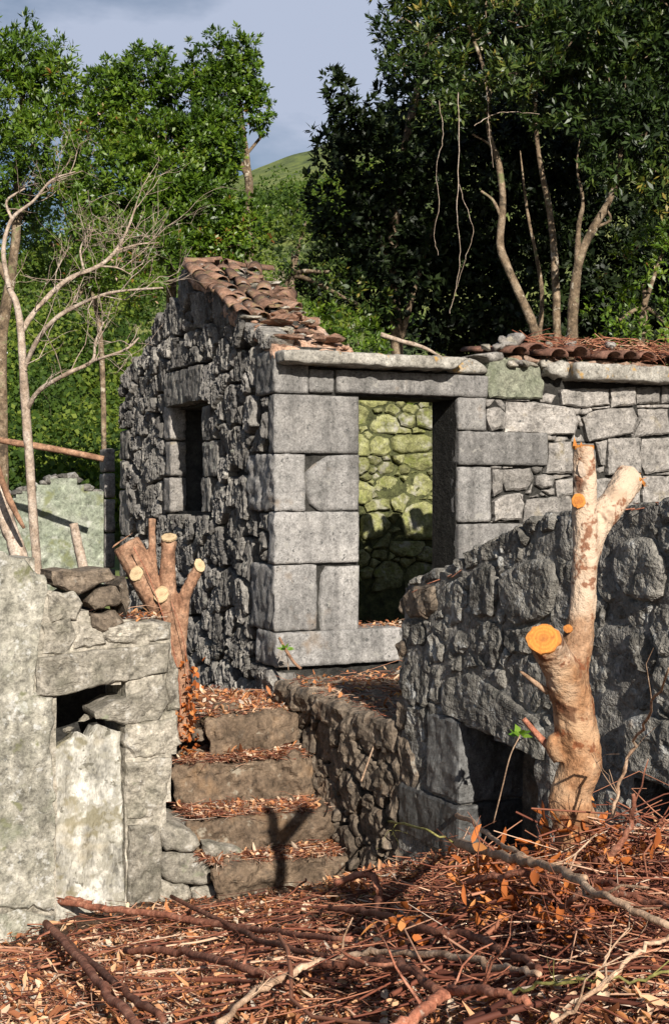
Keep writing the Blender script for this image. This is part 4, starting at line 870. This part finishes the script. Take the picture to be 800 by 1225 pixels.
for k, (lab, bl) in enumerate([('sunlit green bush behind the cornice between gable and dark wood', [(390,395,45,38,17),(430,410,40,30,16.8),(360,375,28,26,17.2)]), ('leafy bush with yellow-green sprays at the right edge behind the low roof', [(770,340,50,55,15.4),(800,280,40,50,15.4),(735,385,50,30,15.2),(800,390,40,40,15.2)]),
        ('straggly green bush leaning out over the gable roof', [(350,300,35,40,18),(395,325,45,40,17.6),(340,345,26,24,18),(430,365,40,34,17.4),(365,265,22,24,18.4)])]):
    c = P(bl[0][0], bl[0][1] + 90, bl[0][4]); t = empty('bush', tuple(c), lab, 'bush', 'bushes behind the house'); mb = MB(); cb = MB()
    crown(cb, bl, gT, dens=.75 if k != 2 else .5, ln=(.06, .10), wr=.2, leaves=10, tint=(.3, .85), shell=.8)
    limbs(mb, [[(bl[0][0] - 5, bl[0][1] + 90, 4), (bl[0][0], bl[0][1] + 30, 3), (q[0], q[1], 2, q[4] - bl[0][4])] for q in bl], bl[0][4], gT)
    mb.obj('stem', M['treebark'], t); cb.obj('foliage', M['leafL' if k != 2 else 'leafR'], t, smooth=False)
# unseen trees added to the right of the view to shade the wood
for k, (x, y, z0, sc) in enumerate(((7.6, 9.5, 2.0, 1.0), (9.6, 6.0, 2.2, 1.1))):
    t = empty('added_shade_tree', (x, y, z0), 'unseen evergreen tree added for its shade, ' + ('just beyond the right edge' if k == 0 else 'further right outside the view'), 'tree'); mb = MB(); cb = MB()
    v, f = tube([(x, y, z0 - .4), (x + .1, y, z0 + 2), (x - .1, y + .2, z0 + 4.5)], [.22, .17, .1], 8, .15); mb.add(v, f)
    for (dx, dy, dz, r_) in ((0, 0, 4.6, 1.9), (-1.3, .6, 3.9, 1.4), (1.2, -.5, 4.0, 1.5), (-.3, 1.2, 5.6, 1.5), (0, -1.2, 3.6, 1.3)):
        c = np.array((x + dx, y + dy, z0 + dz)); n = 900; o = unitv(gT, n); q = c + o * r_ * sc * (1 - .6 * gT.random(n) ** 1.5)[:, None]; Q = np.repeat(q, 7, 0); N = len(Q)
        leaf_quads(cb, Q, unitv(gT, N), unitv(gT, N), gT.uniform(.16, .26, N), gT.uniform(.04, .06, N), gT.random(N) * .7)
    mb.obj('trunk', M['treebark'], t); cb.obj('crown', M['leafR'], t, smooth=False)
# hanging vines
def vine(label, pts, Y, r_=.004):
    rp = spline(np.array([P(x, y, Y + dy) for x, y, dy in pts]), 6); mb = MB(); g = gT
    rp[1:-1] += g.normal(0, .005, (len(rp) - 2, 3))
    v, f = tube(rp, np.linspace(r_, r_ * .6, len(rp)), 5, .2, cap=False); mb.add(v, f)
    return tag(mb.obj('hanging_vine', M['bark'], None), label, 'vine', 'vines hanging in the dark wood')
vine('longest pale vine hanging straight down before the dark wood', [(548,110,0),(549,180,0),(546,250,-.1),(550,300,0),(545,345,0),(538,375,0)], 14.4, .0055)
vine('forked vine end kinking back beside the longest vine', [(549,220,0),(560,255,0),(566,280,0),(556,310,0),(546,345,0)], 14.4)
vine('short vine hanging left of the longest vine', [(525,120,0),(530,160,0),(522,200,0),(525,245,0),(519,280,0),(524,305,0)], 14.6)
vine('thin vine drooping from the leaning trunk in the wood', [(580,80,0),(583,120,0),(586,165,0),(590,200,0)], 14.5)
vine('bare side branch reaching right below the hanging leaves', [(567,150,0),(590,137,0),(615,133,0),(645,136,0)], 14.5, .005)
# bare fallen branches in front of the wood
stick_obj('bare_branch', [P(455,400,15), P(480,408,15), P(505,415,15), P(530,428,15)], [.03, .028, .022, .012], M['bark'], label='pale dead branch lying behind the doorway cornice', cat='branch')

# bare tree, left
bt_ = empty('bare_tree', tuple(P(45, 760, 9.6)), 'leafless pale tree with spreading branches rising behind the plaster wall', 'tree'); mb = MB(); gB = np.random.default_rng(21)
BL = [[(48,780,8),(45,690,7.5),(39,610,7),(33,520,7),(28,450,6.5),(25,400,6),(20,365,5),(11,345,4.5)], [(25,398,4.5),(42,372,4.2,.1),(78,336,3.8,.2),(118,318,3.2,.2),(138,300,2.8,.3),(152,275,2.2,.3),(163,245,1.6,.4)],
      [(29,440,4.2),(44,408,3.8,-.1),(62,385,3.5,-.2),(85,369,3,-.2),(132,350,2.2,-.3),(195,344,1.4,-.4)], [(33,488,4.2),(48,466,3.6,-.1),(82,446,3.2,-.2),(110,432,2.6,-.2),(114,410,1.9,-.2),(124,385,1.3,-.2)], [(110,432,2.2,-.2),(150,418,1.8,-.3),(166,404,1.2,-.3)],
      [(11,345,4),(4,300,3.5,.2),(14,262,3,.3),(40,240,2.2,.3),(62,215,1.7,.3),(90,205,1.2,.4)], [(14,262,2.4,.3),(8,240,2,.3),(30,225,1.5,.3)], [(100,322,2,.2),(96,300,1.6,.2),(102,285,1.2,.2),(112,275,1,.2)], [(138,300,1.8,.3),(165,292,1.4,.3),(190,290,1,.3)], [(118,318,1.5,.2),(140,320,1.2,.2),(156,328,.8,.2)]]
limbs(mb, [[(q[0], q[1], q[2] * .78, *q[3:]) for q in ln] for ln in BL], 9.6, gB, 8)
for ln in BL[1:]:
    for k in range(1, len(ln)):
        for _ in range(2 if ln[k][0] > 60 else 1):
            a, b = ln[k - 1], ln[k]; f = gB.random(); q = P(a[0] + (b[0] - a[0]) * f, a[1] + (b[1] - a[1]) * f, 9.6 + (b[3] if len(b) > 3 else 0))
            bare(mb, np.array(q), np.array([gB.normal(.5, .5), gB.normal(0, .4), gB.normal(.5, .5)]), gB.uniform(.2, .5), .0042, gB, int(gB.integers(1, 3)))
mb.obj('trunk', M['bark'], bt_)
stick_obj('leaning_tree', [P(-12,560,9.3), P(0,592,9.3), P(10,630,9.3), P(24,668,9.3), P(34,720,9.3)], [.05, .055, .06, .065, .06], M['bark'], label='thick pale trunk leaning in at the left edge above the plaster wall', cat='tree')
stick_obj('leaning_branch', [P(-8,545,9.0), P(8,590,9.0), P(20,615,9.0), P(29,632,9.0)], [.025, .024, .02, .012], M['redbark'], label='dark broken branch beside the thick trunk at the left edge', cat='branch')
stick_obj('fallen_log', [P(-40,520,14.5), P(20,530,14.5), P(70,538,14.5), P(124,549,14.5)], [.04, .04, .038, .036], M['redbark'], label='thin reddish log lying level towards the far stone pier', cat='log')
stb = stick_obj('cut_pole', [P(108,720,10.5), P(98,672,10.5), P(92,645,10.5), P(88,626,10.5)], [.045, .043, .04, .038], M['bark'], label='short pale sawn pole slanting behind the rubble at left', cat='stump')
# utility pole far away
up_ = empty('utility_pole', tuple(P(5, 458, 60)), 'thin white pole on the far hillside at left', 'pole'); mb = MB(); v, f = tube([P(4.5, 462, 60), P(4.5, 418, 60)], [.1, .09], 8); mb.add(v, f); mb.obj('shaft', M['white'], up_)
mb = MB(); v, f = tube([P(0, 422, 60), P(9, 422, 60)], [.05, .05], 6); mb.add(v, f); mb.obj('crossarm', M['white'], up_)

# far wood on the hillside (one mass)
mb = MB(); gF = np.random.default_rng(5)
for k in range(330):
    Y = 36 * (190 / 36) ** gF.random(); px = gF.uniform(-60, 480) if k % 3 else gF.uniform(-40, 200)
    x = (px - 400) / FPX * Y; z = float(gz(x, Y)[0]); r_ = gF.uniform(.7, 2.7) * (Y / 60) ** .45; n = int(np.clip(520 * (60 / Y) ** .5, 140, 700))
    o = unitv(gF, n); o[:, 2] = abs(o[:, 2]) * 1.0 - .15; o[:, 1] -= .3; o = unit(o); c = np.array([x, Y, z + r_ * gF.uniform(.3, 1.)])
    q = c + o * np.array([r_, r_, r_ * gF.uniform(.75, 1.25)]) * (1 + .38 * fbm(o * 2.6 + c, 9, 3) - .2 * gF.random(n))[:, None]
    s_ = .16 * (Y / 50) ** .6; base = gF.uniform(.0, 1.)
    leaf_quads(mb, q, unit(o * .3 + unitv(gF, n)), unit(o + unitv(gF, n) * .6), gF.uniform(.8, 1.5, n) * s_ * 1.3, gF.uniform(.4, .7, n) * s_, np.clip(base + gF.normal(0, .12, n), 0, 1))
for k in range(150):
    Y = gF.uniform(150, 230) if k % 4 else gF.uniform(300, 316); px = gF.uniform(230, 440) if k % 2 else gF.uniform(-20, 300); x = (px - 400) / FPX * Y; z = float(gz(x, Y)[0]); r_ = gF.uniform(.7, 2.2); n = 60
    o = unitv(gF, n); o[:, 2] = abs(o[:, 2]); q = np.array([x, Y, z + r_ * .3]) + o * r_; leaf_quads(mb, q, unitv(gF, n), unit(o + unitv(gF, n) * .5), gF.uniform(.5, .9, n), gF.uniform(.25, .4, n), gF.uniform(0, .35, n))
fw = mb.obj('far_wood', M['leafF'], None, smooth=False); tag(fw, 'green wooded hillside in the distance', 'wood', kind='stuff')
mb = MB(); c = np.array(P(338, 352, 40))
for k in range(9): bare(mb, c + (0, 0, -.5), np.array([gF.normal(0, .5), gF.normal(0, .3), 1]), .75, .02, gF, 3, .02)
tag(mb.obj('dead_shrub', M['bark'], None), 'pale grey leafless shrub seen beyond the tiled roof edge', 'shrub')

# ------------------------------------------------------------------ stumps
def fuse(name, tubes, mat, parent, vox=.008, amp=.006, fq=16, loc=None):
    mb = MB()
    tri = []; V = []; n = 0
    for pts, rad in tubes:
        rp = spline(np.column_stack([np.asarray(pts, float), rad]), 6); v, f = tube(rp[:, :3], rp[:, 3], 14, .06, seed=3); V.append(v); tri += [tuple(i + n for i in q) for q in degen(f)]; n += len(v)
    o = mesh_obj('tmp', np.concatenate(V), tri, mat, None, loc=(0, 0, 0)); m = o.modifiers.new('r', 'REMESH'); m.mode = 'VOXEL'; m.voxel_size = vox
    sm = o.modifiers.new('s', 'SMOOTH'); sm.factor = .6; sm.iterations = 4
    dg = bpy.context.evaluated_depsgraph_get(); me = bpy.data.meshes.new_from_object(o.evaluated_get(dg)); bpy.data.objects.remove(o)
    co = np.empty(len(me.vertices) * 3); me.vertices.foreach_get('co', co); co = co.reshape(-1, 3); no = np.empty(len(me.vertices) * 3); me.vertices.foreach_get('normal', no); no = no.reshape(-1, 3)
    co = co + no * (amp * fbm(co * np.array([fq, fq, fq * .6]), 8, 3) + amp * .5 * fbm(co * fq * 3, 12, 2))[:, None]
    loc = np.asarray(loc if loc is not None else WL[parent.name]); F = [tuple(p.vertices) for p in me.polygons]
    bpy.data.meshes.remove(me); return mesh_obj(name, co, F, mat, parent, loc=loc)
def disc(name, c, nrm, rx, ry, mat, parent, up=(0, 0, 1), th=.012):
    n = Vector(nrm).normalized(); u = Vector(up).cross(n).normalized(); w = n.cross(u); V = []; N = 22; g = np.random.default_rng(int(abs(c[0]) * 1e4) % 9999)
    jj = 1 + .04 * g.standard_normal(N)
    for r_, h in ((1.0, -th), (1.0, 0), (.55, .002)):
        for k in range(N): a = 6.2832 * k / N; V.append(np.array(Vector(c) + (u * math.cos(a) * rx + w * math.sin(a) * ry) * r_ * jj[k] + n * h))
    V.append(np.array(Vector(c) + n * .002)); F = []
    for r_ in (0, 1):
        for k in range(N): F.append((r_ * N + k, r_ * N + (k + 1) % N, (r_ + 1) * N + (k + 1) % N, (r_ + 1) * N + k))
    for k in range(N): F.append((2 * N + k, 2 * N + (k + 1) % N, 3 * N))
    return mesh_obj(name, V, F, mat, parent, loc=c, smooth=False)
YS = 4.6; px2m = YS / FPX
q_ = lambda x, y, d=0: np.array(P(x, y, YS + d))
stump = empty('forked_stump', tuple(q_(692, 1012)), 'pruned tan tree stump with a forked top and an orange sawn branch', 'stump')
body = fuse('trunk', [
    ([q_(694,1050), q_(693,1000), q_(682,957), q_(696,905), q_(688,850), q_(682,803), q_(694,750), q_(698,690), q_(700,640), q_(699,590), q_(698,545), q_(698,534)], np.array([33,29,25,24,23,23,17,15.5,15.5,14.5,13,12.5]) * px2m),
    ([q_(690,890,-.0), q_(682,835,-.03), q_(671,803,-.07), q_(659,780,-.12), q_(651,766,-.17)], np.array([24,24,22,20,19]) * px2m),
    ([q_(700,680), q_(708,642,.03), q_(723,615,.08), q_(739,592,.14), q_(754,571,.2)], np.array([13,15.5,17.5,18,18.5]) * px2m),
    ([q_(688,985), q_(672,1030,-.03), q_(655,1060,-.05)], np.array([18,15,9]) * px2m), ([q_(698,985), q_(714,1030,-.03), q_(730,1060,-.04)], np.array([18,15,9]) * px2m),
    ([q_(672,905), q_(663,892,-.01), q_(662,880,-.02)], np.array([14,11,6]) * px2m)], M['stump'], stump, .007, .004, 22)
disc('cut_face', q_(650,764,-.185), (-.22, -.80, .52), 20 * px2m, 19 * px2m, M['cutorange'], body)
disc('cut_face', q_(679,752,-.055), (-.3, -.9, .3), 5.5 * px2m, 5 * px2m, M['cutorange'], body)
disc('knot', q_(692,599,-.039), (-.2, -1, .15), 8 * px2m, 9 * px2m, M['cutorange'], body)
disc('knot', q_(697,560,-.036), (0, -1, .1), 6 * px2m, 11 * px2m, M['bark'], body)
disc('cut_face', q_(698,533,0), (0, -.15, 1), 13 * px2m, 12 * px2m, M['cutorange'], body)
disc('cut_face', q_(755.5,569.5,.2), (.5, .1, .8), 19.5 * px2m, 18 * px2m, M['cutorange'], body)
# broken splinters on the cut ends
def spike(b, h, w, mat, parent, name='splinter'):
    b = np.asarray(b); V = [b + (-w, 0, 0), b + (w, .0, 0), b + (0, w * .8, 0), b + np.asarray(h)]; return mesh_obj(name, V, [(0, 1, 3), (1, 2, 3), (2, 0, 3), (0, 2, 1)], mat, parent, smooth=False)
spike(q_(688,536), (-.004, 0, .04), .010, M['cutorange'], body); spike(q_(695,535), (.0, 0, .02), .008, M['cutorange'], body)
for dx, dy, hx, hz in ((764,574,.03,.01),(768,582,.022,.004),(740,572,-.008,.02),(760,572,.02,.02)): spike(q_(dx, dy, .19), (hx, 0, hz), .010, M['cutorange'], body)
stick_obj('twig_stub', [q_(655,828,-.03), q_(640,817,-.05), q_(622,803,-.06)], [.013, .009, .004], M['palestick'], body)
stick_obj('twig_stub', [q_(668,905), q_(648,885,.03), q_(626,860,.05)], [.016, .013, .010], M['stick'], body)

YC = 9.45; pc = YC / FPX; c_ = lambda x, y, d=0: np.array(P(x, y, YC + d))
clus = empty('cut_tree_cluster', tuple(c_(217, 872)), 'coppiced stump of reddish stems with cream sawn ends beside the steps', 'stump')
cb_ = fuse('trunk', [
    ([c_(216,885), c_(215,850), c_(214,810), c_(208,770), c_(203,735), c_(201,690), c_(202,646)], np.array([19,17,15,13,11,9.5,9]) * pc),
    ([c_(214,800), c_(200,745,-.02), c_(186,722,-.05), c_(172,702,-.07), c_(164,688,-.09)], np.array([12,13,12,10.5,9]) * pc),
    ([c_(206,760), c_(198,735,-.08), c_(194,714,-.1)], np.array([11,10,9]) * pc),
    ([c_(214,780), c_(217,740), c_(222,712), c_(231,692), c_(238,678)], np.array([9,8,7.5,7,6.5]) * pc),
    ([c_(190,735,.05), c_(184,700,.05), c_(182,655,.05), c_(182,620,.05)], np.array([6,5.5,5,4.5]) * pc),
    ([c_(200,750,.05), c_(180,705,.05), c_(165,675,.05), c_(150,650,.05)], np.array([14,17,18,17]) * pc)], M['redbark'], clus, .009, .005, 20)
for x, y, d, n, rx, ry in ((202,642,0,(.0,-.45,.9),9.3,9.3), (163,686,-.1,(-.25,-.8,.5),8.5,10), (193,711,-.12,(-.1,-.8,.55),9,11), (239,676,0,(.4,-.7,.5),6.5,9)):
    disc('cut_face', c_(x, y, d - .02), n, rx * pc, ry * pc, M['cutpale'], cb_)
hexa([c_(133,657,-.03), c_(156,640,-.03), c_(133,657,.12), c_(156,640,.12), c_(136,652,-.03), c_(159,637,-.03), c_(136,652,.12), c_(159,637,.12)], M['redbark'], cb_, 'slanted_cut', .02, .008, .003, 20, 5)
stick_obj('creeper', [c_(160,655,-.16), c_(178,690,-.17), c_(196,740,-.17), c_(210,790,-.16), c_(216,840,-.15), c_(212,880,-.14)], [.004, .004, .004, .004, .004, .003], M['stick'], cb_, 5)
stick_obj('creeper', [c_(205,720,-.15), c_(218,760,-.16), c_(224,800,-.16), c_(226,850,-.14)], [.003, .003, .003, .003], M['stick'], cb_, 5)
mb = MB(); g9 = np.random.default_rng(31); n = 170; b = np.array([c_(g9.normal(226, 7), 790 + 150 * g9.random() ** .7, g9.uniform(-.2, -.1)) for _ in range(n)])
curl_leaves(mb, b, g9.uniform(.03, .06, n), g9.uniform(.008, .018, n), g9.random(n), g9, .9); mb.obj('dry_leaves', M['orange'], clus, smooth=False)['kind'] = 'stuff'

# ------------------------------------------------------------------ fallen branches, litter
BR = [
 ('long straight stick slanting from the whitewashed doorway to the right', [(30,1068,.10),(110,1085,.10),(200,1098,.08),(290,1110,.08),(420,1124,.06)], [4,4,4.2,4.2,3.5], 'stick'),
 ('thickest rough branch with a broken end at the lower left corner', [(55,1105,.12),(98,1150,.12),(140,1195,.1),(190,1245,.1)], [4.5,5.2,5.6,5.2], 'stick'),
 ('rough branch lying just right of the thickest corner branch', [(62,1110,.10),(105,1150,.09),(140,1180,.08),(196,1222,.08)], [4.2,4.4,4.8,4.4], 'stick'),
 ('thin dark stick slanting down from beneath the bottom step', [(205,1073,.08),(280,1113,.08),(350,1135,.07),(410,1146,.06)], [2.6,3.2,3.6,3.6], 'stick'),
 ('curved dark branch crossing the litter left of centre', [(150,1138,.07),(220,1142,.08),(290,1160,.08),(345,1178,.06)], [4,4.5,5,4.5], 'stick'),
 ('pale curved branch sweeping up from the bottom edge at centre', [(260,1225,.08),(320,1180,.09),(380,1150,.1),(450,1137,.1),(540,1141,.1),(610,1151,.1),(645,1166,.08)], [4,4.5,4.5,4.3,4.2,4,3.5], 'palestick'),
 ('brown branch above the pale curved one, bending down to the right', [(395,1086,.12),(450,1090,.12),(500,1106,.12),(560,1120,.1),(610,1140,.1),(645,1162,.08)], [3.5,4,4.6,4.8,5,4.6], 'stick'),
 ('short thick dark branch low in the centre', [(385,1155,.1),(430,1155,.1),(482,1161,.1),(528,1188,.08)], [5.5,6,6.5,6], 'stick'),
 ('knobbly red-brown branch at the bottom edge right of centre', [(460,1240,.08),(500,1212,.1),(540,1191,.1),(585,1198,.1),(632,1202,.1)], [6.5,7,6.5,5.5,4], 'stick'),
 ('long pale branch with a sawn end slanting right below the stump', [(543,1008,.1),(600,1025,.22),(660,1045,.26),(720,1072,.24),(800,1108,.2)], [6,5.5,5,4.5,4], 'palestick'),
 ('tan stick with a bare tip below the low opening', [(517,975,.14),(558,980,.2),(598,1003,.2),(650,1032,.2),(700,1050,.2)], [2.6,2.8,3,3.2,3], 'palestick'),
 ('dark crooked shoot rising at the right of the stump', [(684,1066,.05),(700,1040,.1),(730,1012,.16),(752,985,.2),(757,950,.3)], [5,4.8,4.5,3.5,2.2], 'stick'),
 ('slender reddish shoot leaning up at the right edge', [(731,978,.2),(742,930,.3),(765,870,.5),(800,800,.8)], [2.2,2,1.8,1.4], 'palestick'),
 ('thin green stem slanting from the steps across to the opening', [(395,964,.25),(440,976,.28),(500,992,.3),(545,1010,.2)], [1.6,1.5,1.4,1.2], 'greenstick'),
 ('thin green stem lying along the bottom right', [(600,1190,.08),(660,1176,.1),(730,1170,.1),(810,1164,.1)], [2.4,2.2,2,1.8], 'greenstick'),
 ('bent dark twig arching at the far left above the corner branch', [(-10,1095,.05),(30,1082,.1),(70,1072,.12),(110,1080,.06)], [3,3,2.6,2], 'stick'),
 ('reddish branch lying left to right at the right edge', [(670,1085,.2),(720,1070,.22),(770,1078,.2),(830,1095,.2)], [3.6,3.8,3.6,3], 'stick'),
 ('dark stick under the pale sawn branch', [(560,1055,.14),(620,1045,.16),(690,1050,.15),(745,1062,.14)], [3.4,3.8,3.8,3.2], 'stick'),
 ('knotty stick pointing at the foot of the landing wall', [(400,1058,.1),(440,1045,.12),(455,1075,.1),(452,1110,.06)], [4,4.6,4.6,4], 'stick'),
 ('leaning stick across the litter near the bottom right corner', [(660,1225,.08),(710,1180,.12),(760,1140,.14),(800,1120,.14)], [3,3,2.8,2.4], 'palestick'),
]
for lab, pts, hw, mt in BR:
    W3 = [ground_at(x, y, h + .03) for x, y, h in pts]; rd = [max(.002, w / FPX * p[1] * 1.0) for w, p in zip(hw, W3)]
    W3 = np.array(W3); W3[1:-1] += gS.normal(0, .008, (len(W3) - 2, 3))
    rp = spline(np.column_stack([W3, rd]), 8); rp[1:-1, :3] += gS.normal(0, .0045, (len(rp) - 2, 3)); rp[:, 3] *= 1 + .035 * gS.standard_normal(len(rp))
    mb = MB(); v, f = tube(rp[:, :3], rp[:, 3], 9, .16, seed=int(gS.integers(99))); mb.add(v, f)
    for _ in range(gS.integers(2, 6)):
        j = int(gS.integers(2, len(rp) - 2)); d = rp[j + 1, :3] - rp[j - 1, :3]; d = d / np.linalg.norm(d) + gS.normal(0, .55, 3) * (1, 1, .5) + (0, 0, .1)
        bare(mb, rp[j, :3], d, gS.uniform(.08, .3), rp[j, 3] * gS.uniform(.3, .6), gS, int(gS.random() < .5), .0)
    o = mesh_obj('fallen_branch', np.concatenate(mb.v), degen(np.concatenate(mb.f)), M[mt], None, loc=rp[0, :3]); tag(o, lab, 'branch', 'cut branches on the ground')
gG = np.random.default_rng(99)
def gpts(xr, yr_, keep=None):
    def f(n):
        out = np.zeros((0, 3))
        while len(out) < n:
            m = n * 2; px = gG.uniform(xr[0], xr[1], m); Y = gG.uniform(yr_[0] ** .5, yr_[1] ** .5, m) ** 2; X = (px - 400) / FPX * Y
            ok = np.ones(m, bool)
            s_ = (X + .42) * TA.n[0] + (Y - 9.95) * TA.n[1]; ok &= s_ > .03                    # stay in front of the terrace wall
            l_ = (X + 1.02) * LA.n[0] + (Y - 8.72) * LA.n[1]; ok &= l_ > .02
            X, Y = X[ok], Y[ok]; out = np.vstack([out, np.column_stack([X, Y, gz(X, Y)])])
        return out[:n]
    return f
fl_ = litter('ground_litter', gpts((-110, 1000), (2.6, 8.7)), None, gG, 16000, 6000, 20000)
fl_[0]['label'] = 'dry brown leaves scattered over the ground'; fl_[1]['label'] = 'tangle of thin dry twigs over the ground'
# heap of prunings round the stump: longer twigs stacked up, wilted orange leaves hanging in it
mb = MB(); N = 1300; b = np.array([ground_at(x, y, 0) for x, y in zip(gG.uniform(430, 830, N), gG.uniform(1010, 1180, N))]); b[:, 2] += .012 + .11 * gG.random(N) * np.clip((b[:, 0] - .42) / .35, .1, 1)
twigs(mb, b, gG.lognormal(-1.35, .5, N), gG.uniform(.0014, .0045, N), gG.beta(1.5, 1.6, N), gG, .22, 4, .2)
N = 420; b = np.array([ground_at(x, y, 0) for x, y in zip(gG.uniform(-30, 830, N), gG.uniform(1085, 1235, N) - 60 * gG.random(N))]); b[:, 2] += .03 + .05 * gG.random(N)
for p, l, r_ in zip(b, gG.lognormal(-.65, .45, N), .003 + .008 * gG.random(N) ** 2.2):
    a = gG.normal(-.25, .95) + (math.pi if gG.random() < .5 else 0); d = np.array([math.cos(a), math.sin(a), gG.normal(.02, .06)]); pts = [p - d * l / 2]
    if ((pts[0][0] + .42) * TA.n[0] + (pts[0][1] - 9.95) * TA.n[1]) < .05 or ((p + d * l / 2)[0] + .42) * TA.n[0] + ((p + d * l / 2)[1] - 9.95) * TA.n[1] < .05: continue
    if (pts[0][0] + 1.02) * LA.n[0] + (pts[0][1] - 8.72) * LA.n[1] < .05 or ((p + d * l / 2)[0] + 1.02) * LA.n[0] + ((p + d * l / 2)[1] - 8.72) * LA.n[1] < .05: continue
    for k in range(7): 
        d = d + gG.normal(0, .2, 3) * (1, 1, .4); d /= np.linalg.norm(d); pts.append(pts[-1] + d * l / 7)
    pts = np.array(pts); gg = gz(pts[:, 0], pts[:, 1]); pts[:, 2] = np.maximum(pts[:, 2] * .35 + (gg + p[2] - gz(p[0], p[1])[0]) * .65, gg + .01)
    v, f = tube(pts, np.linspace(r_, r_ * .5, 8), 5, .2, cap=False); mb.add(v, f, gG.beta(1.0, 1.7))
tag(mb.obj('brush_heap', M['twig'], None, smooth=False), 'tangle of cut brush strewn over the foreground and round the stump', 'twigs', kind='stuff')
mb = MB(); N = 700; cl = np.array([ground_at(x, y, 0) for x, y in [(600,1055),(620,1080),(640,1050),(660,1100),(585,1085),(690,1130),(735,1140),(770,1060),(610,1110),(720,1060),(560,1060),(500,1140),(700,1020),(660,1030)]])
b = cl[gG.integers(len(cl), size=N)] + gG.normal(0, .07, (N, 3)) * (1, 1, .5); b[:, 2] += .02 + .08 * gG.random(N)
curl_leaves(mb, b, gG.uniform(.035, .085, N), gG.uniform(.007, .018, N), gG.random(N) ** 1.2, gG, 1.2)
tag(mb.obj('wilted_leaves', M['orange'], None, smooth=False), 'wilted orange leaves hanging in the brush heap', 'leaves', kind='stuff')
for k, (px, py, sz, lab, mt) in enumerate([(668, 1150, .11, 'mossy rock half buried in the brush at lower right', 'moss'), (110, 1108, .09, 'pale stone at the foot of the whitewashed doorway', 'rubblegrey'), (20, 1165, .12, 'flat mossy stone in the litter at the left edge', 'moss'), (260, 1108, .06, 'small grey stone below the bottom step', 'rubblegrey')]):
    tag(chunk('loose_rock', ground_at(px, py, -.01), (sz * 1.3, sz, sz * .55), M[mt], None, 2100 + k, .2, 3), lab, 'rock')
# twigs heaped on the low roof
g5 = np.random.default_rng(6); mb = MB(); N = 420
b = np.array([FA.w(np.array([FA.uz(x, 430)[0]]), FA.uz(720, 428)[1] + .03 + h, -d_)[0] for x, h, d_ in zip(g5.uniform(640, 830, N), g5.random(N) * .16, g5.uniform(-.05, .4, N))])
twigs(mb, b, g5.lognormal(-1.6, .4, N), g5.uniform(.002, .005, N), g5.beta(2, 2, N), g5, .25); mb.obj('twig_heap', M['twig'], lowroof, smooth=False)['kind'] = 'stuff'
# young sprouts
def sprout(label, pts, leaves, rad=.004):
    o = stick_obj('sprout', pts, [rad] * len(pts), M['palestick'], None, 5, .1, label, 'sprout'); p = np.asarray(pts[-1]); mb = MB(); n = leaves; g = g5
    d = unitv(g, n); d[:, 2] = abs(d[:, 2]) * .6; leaf_quads(mb, p + d * .01, unit(d), unit(unitv(g, n) * .5 + (-.2, -.6, .8)), g.uniform(.05, .09, n), g.uniform(.012, .02, n), g.random(n)); mb.obj('leaf', M['leafY'], o, smooth=False); return o
sprout('thin green-leaved shoot standing before the low dark opening', [P(590,985,6.9), P(600,945,6.85), P(610,905,6.8), P(622,880,6.8)], 9)
sprout('small green seedling at the corner of the doorstep', [P(345,802,10.2), P(344,790,10.2), P(342,778,10.2)], 9, .003)
stick_obj('leaning_stick', [P(334,763,10.25), P(342,778,10.2), P(352,793,10.1), P(360,800,10.05)], [.012, .013, .012, .01], M['redbark'], label='orange-brown stick leaning against the doorstep block', cat='stick')
stick_obj('thin_stick', [P(432,935,8.2), P(452,880,8.6), P(470,843,8.9)], [.006, .006, .005], M['palestick'], label='pale thin stick leaning on the corner of the landing slab', cat='stick')
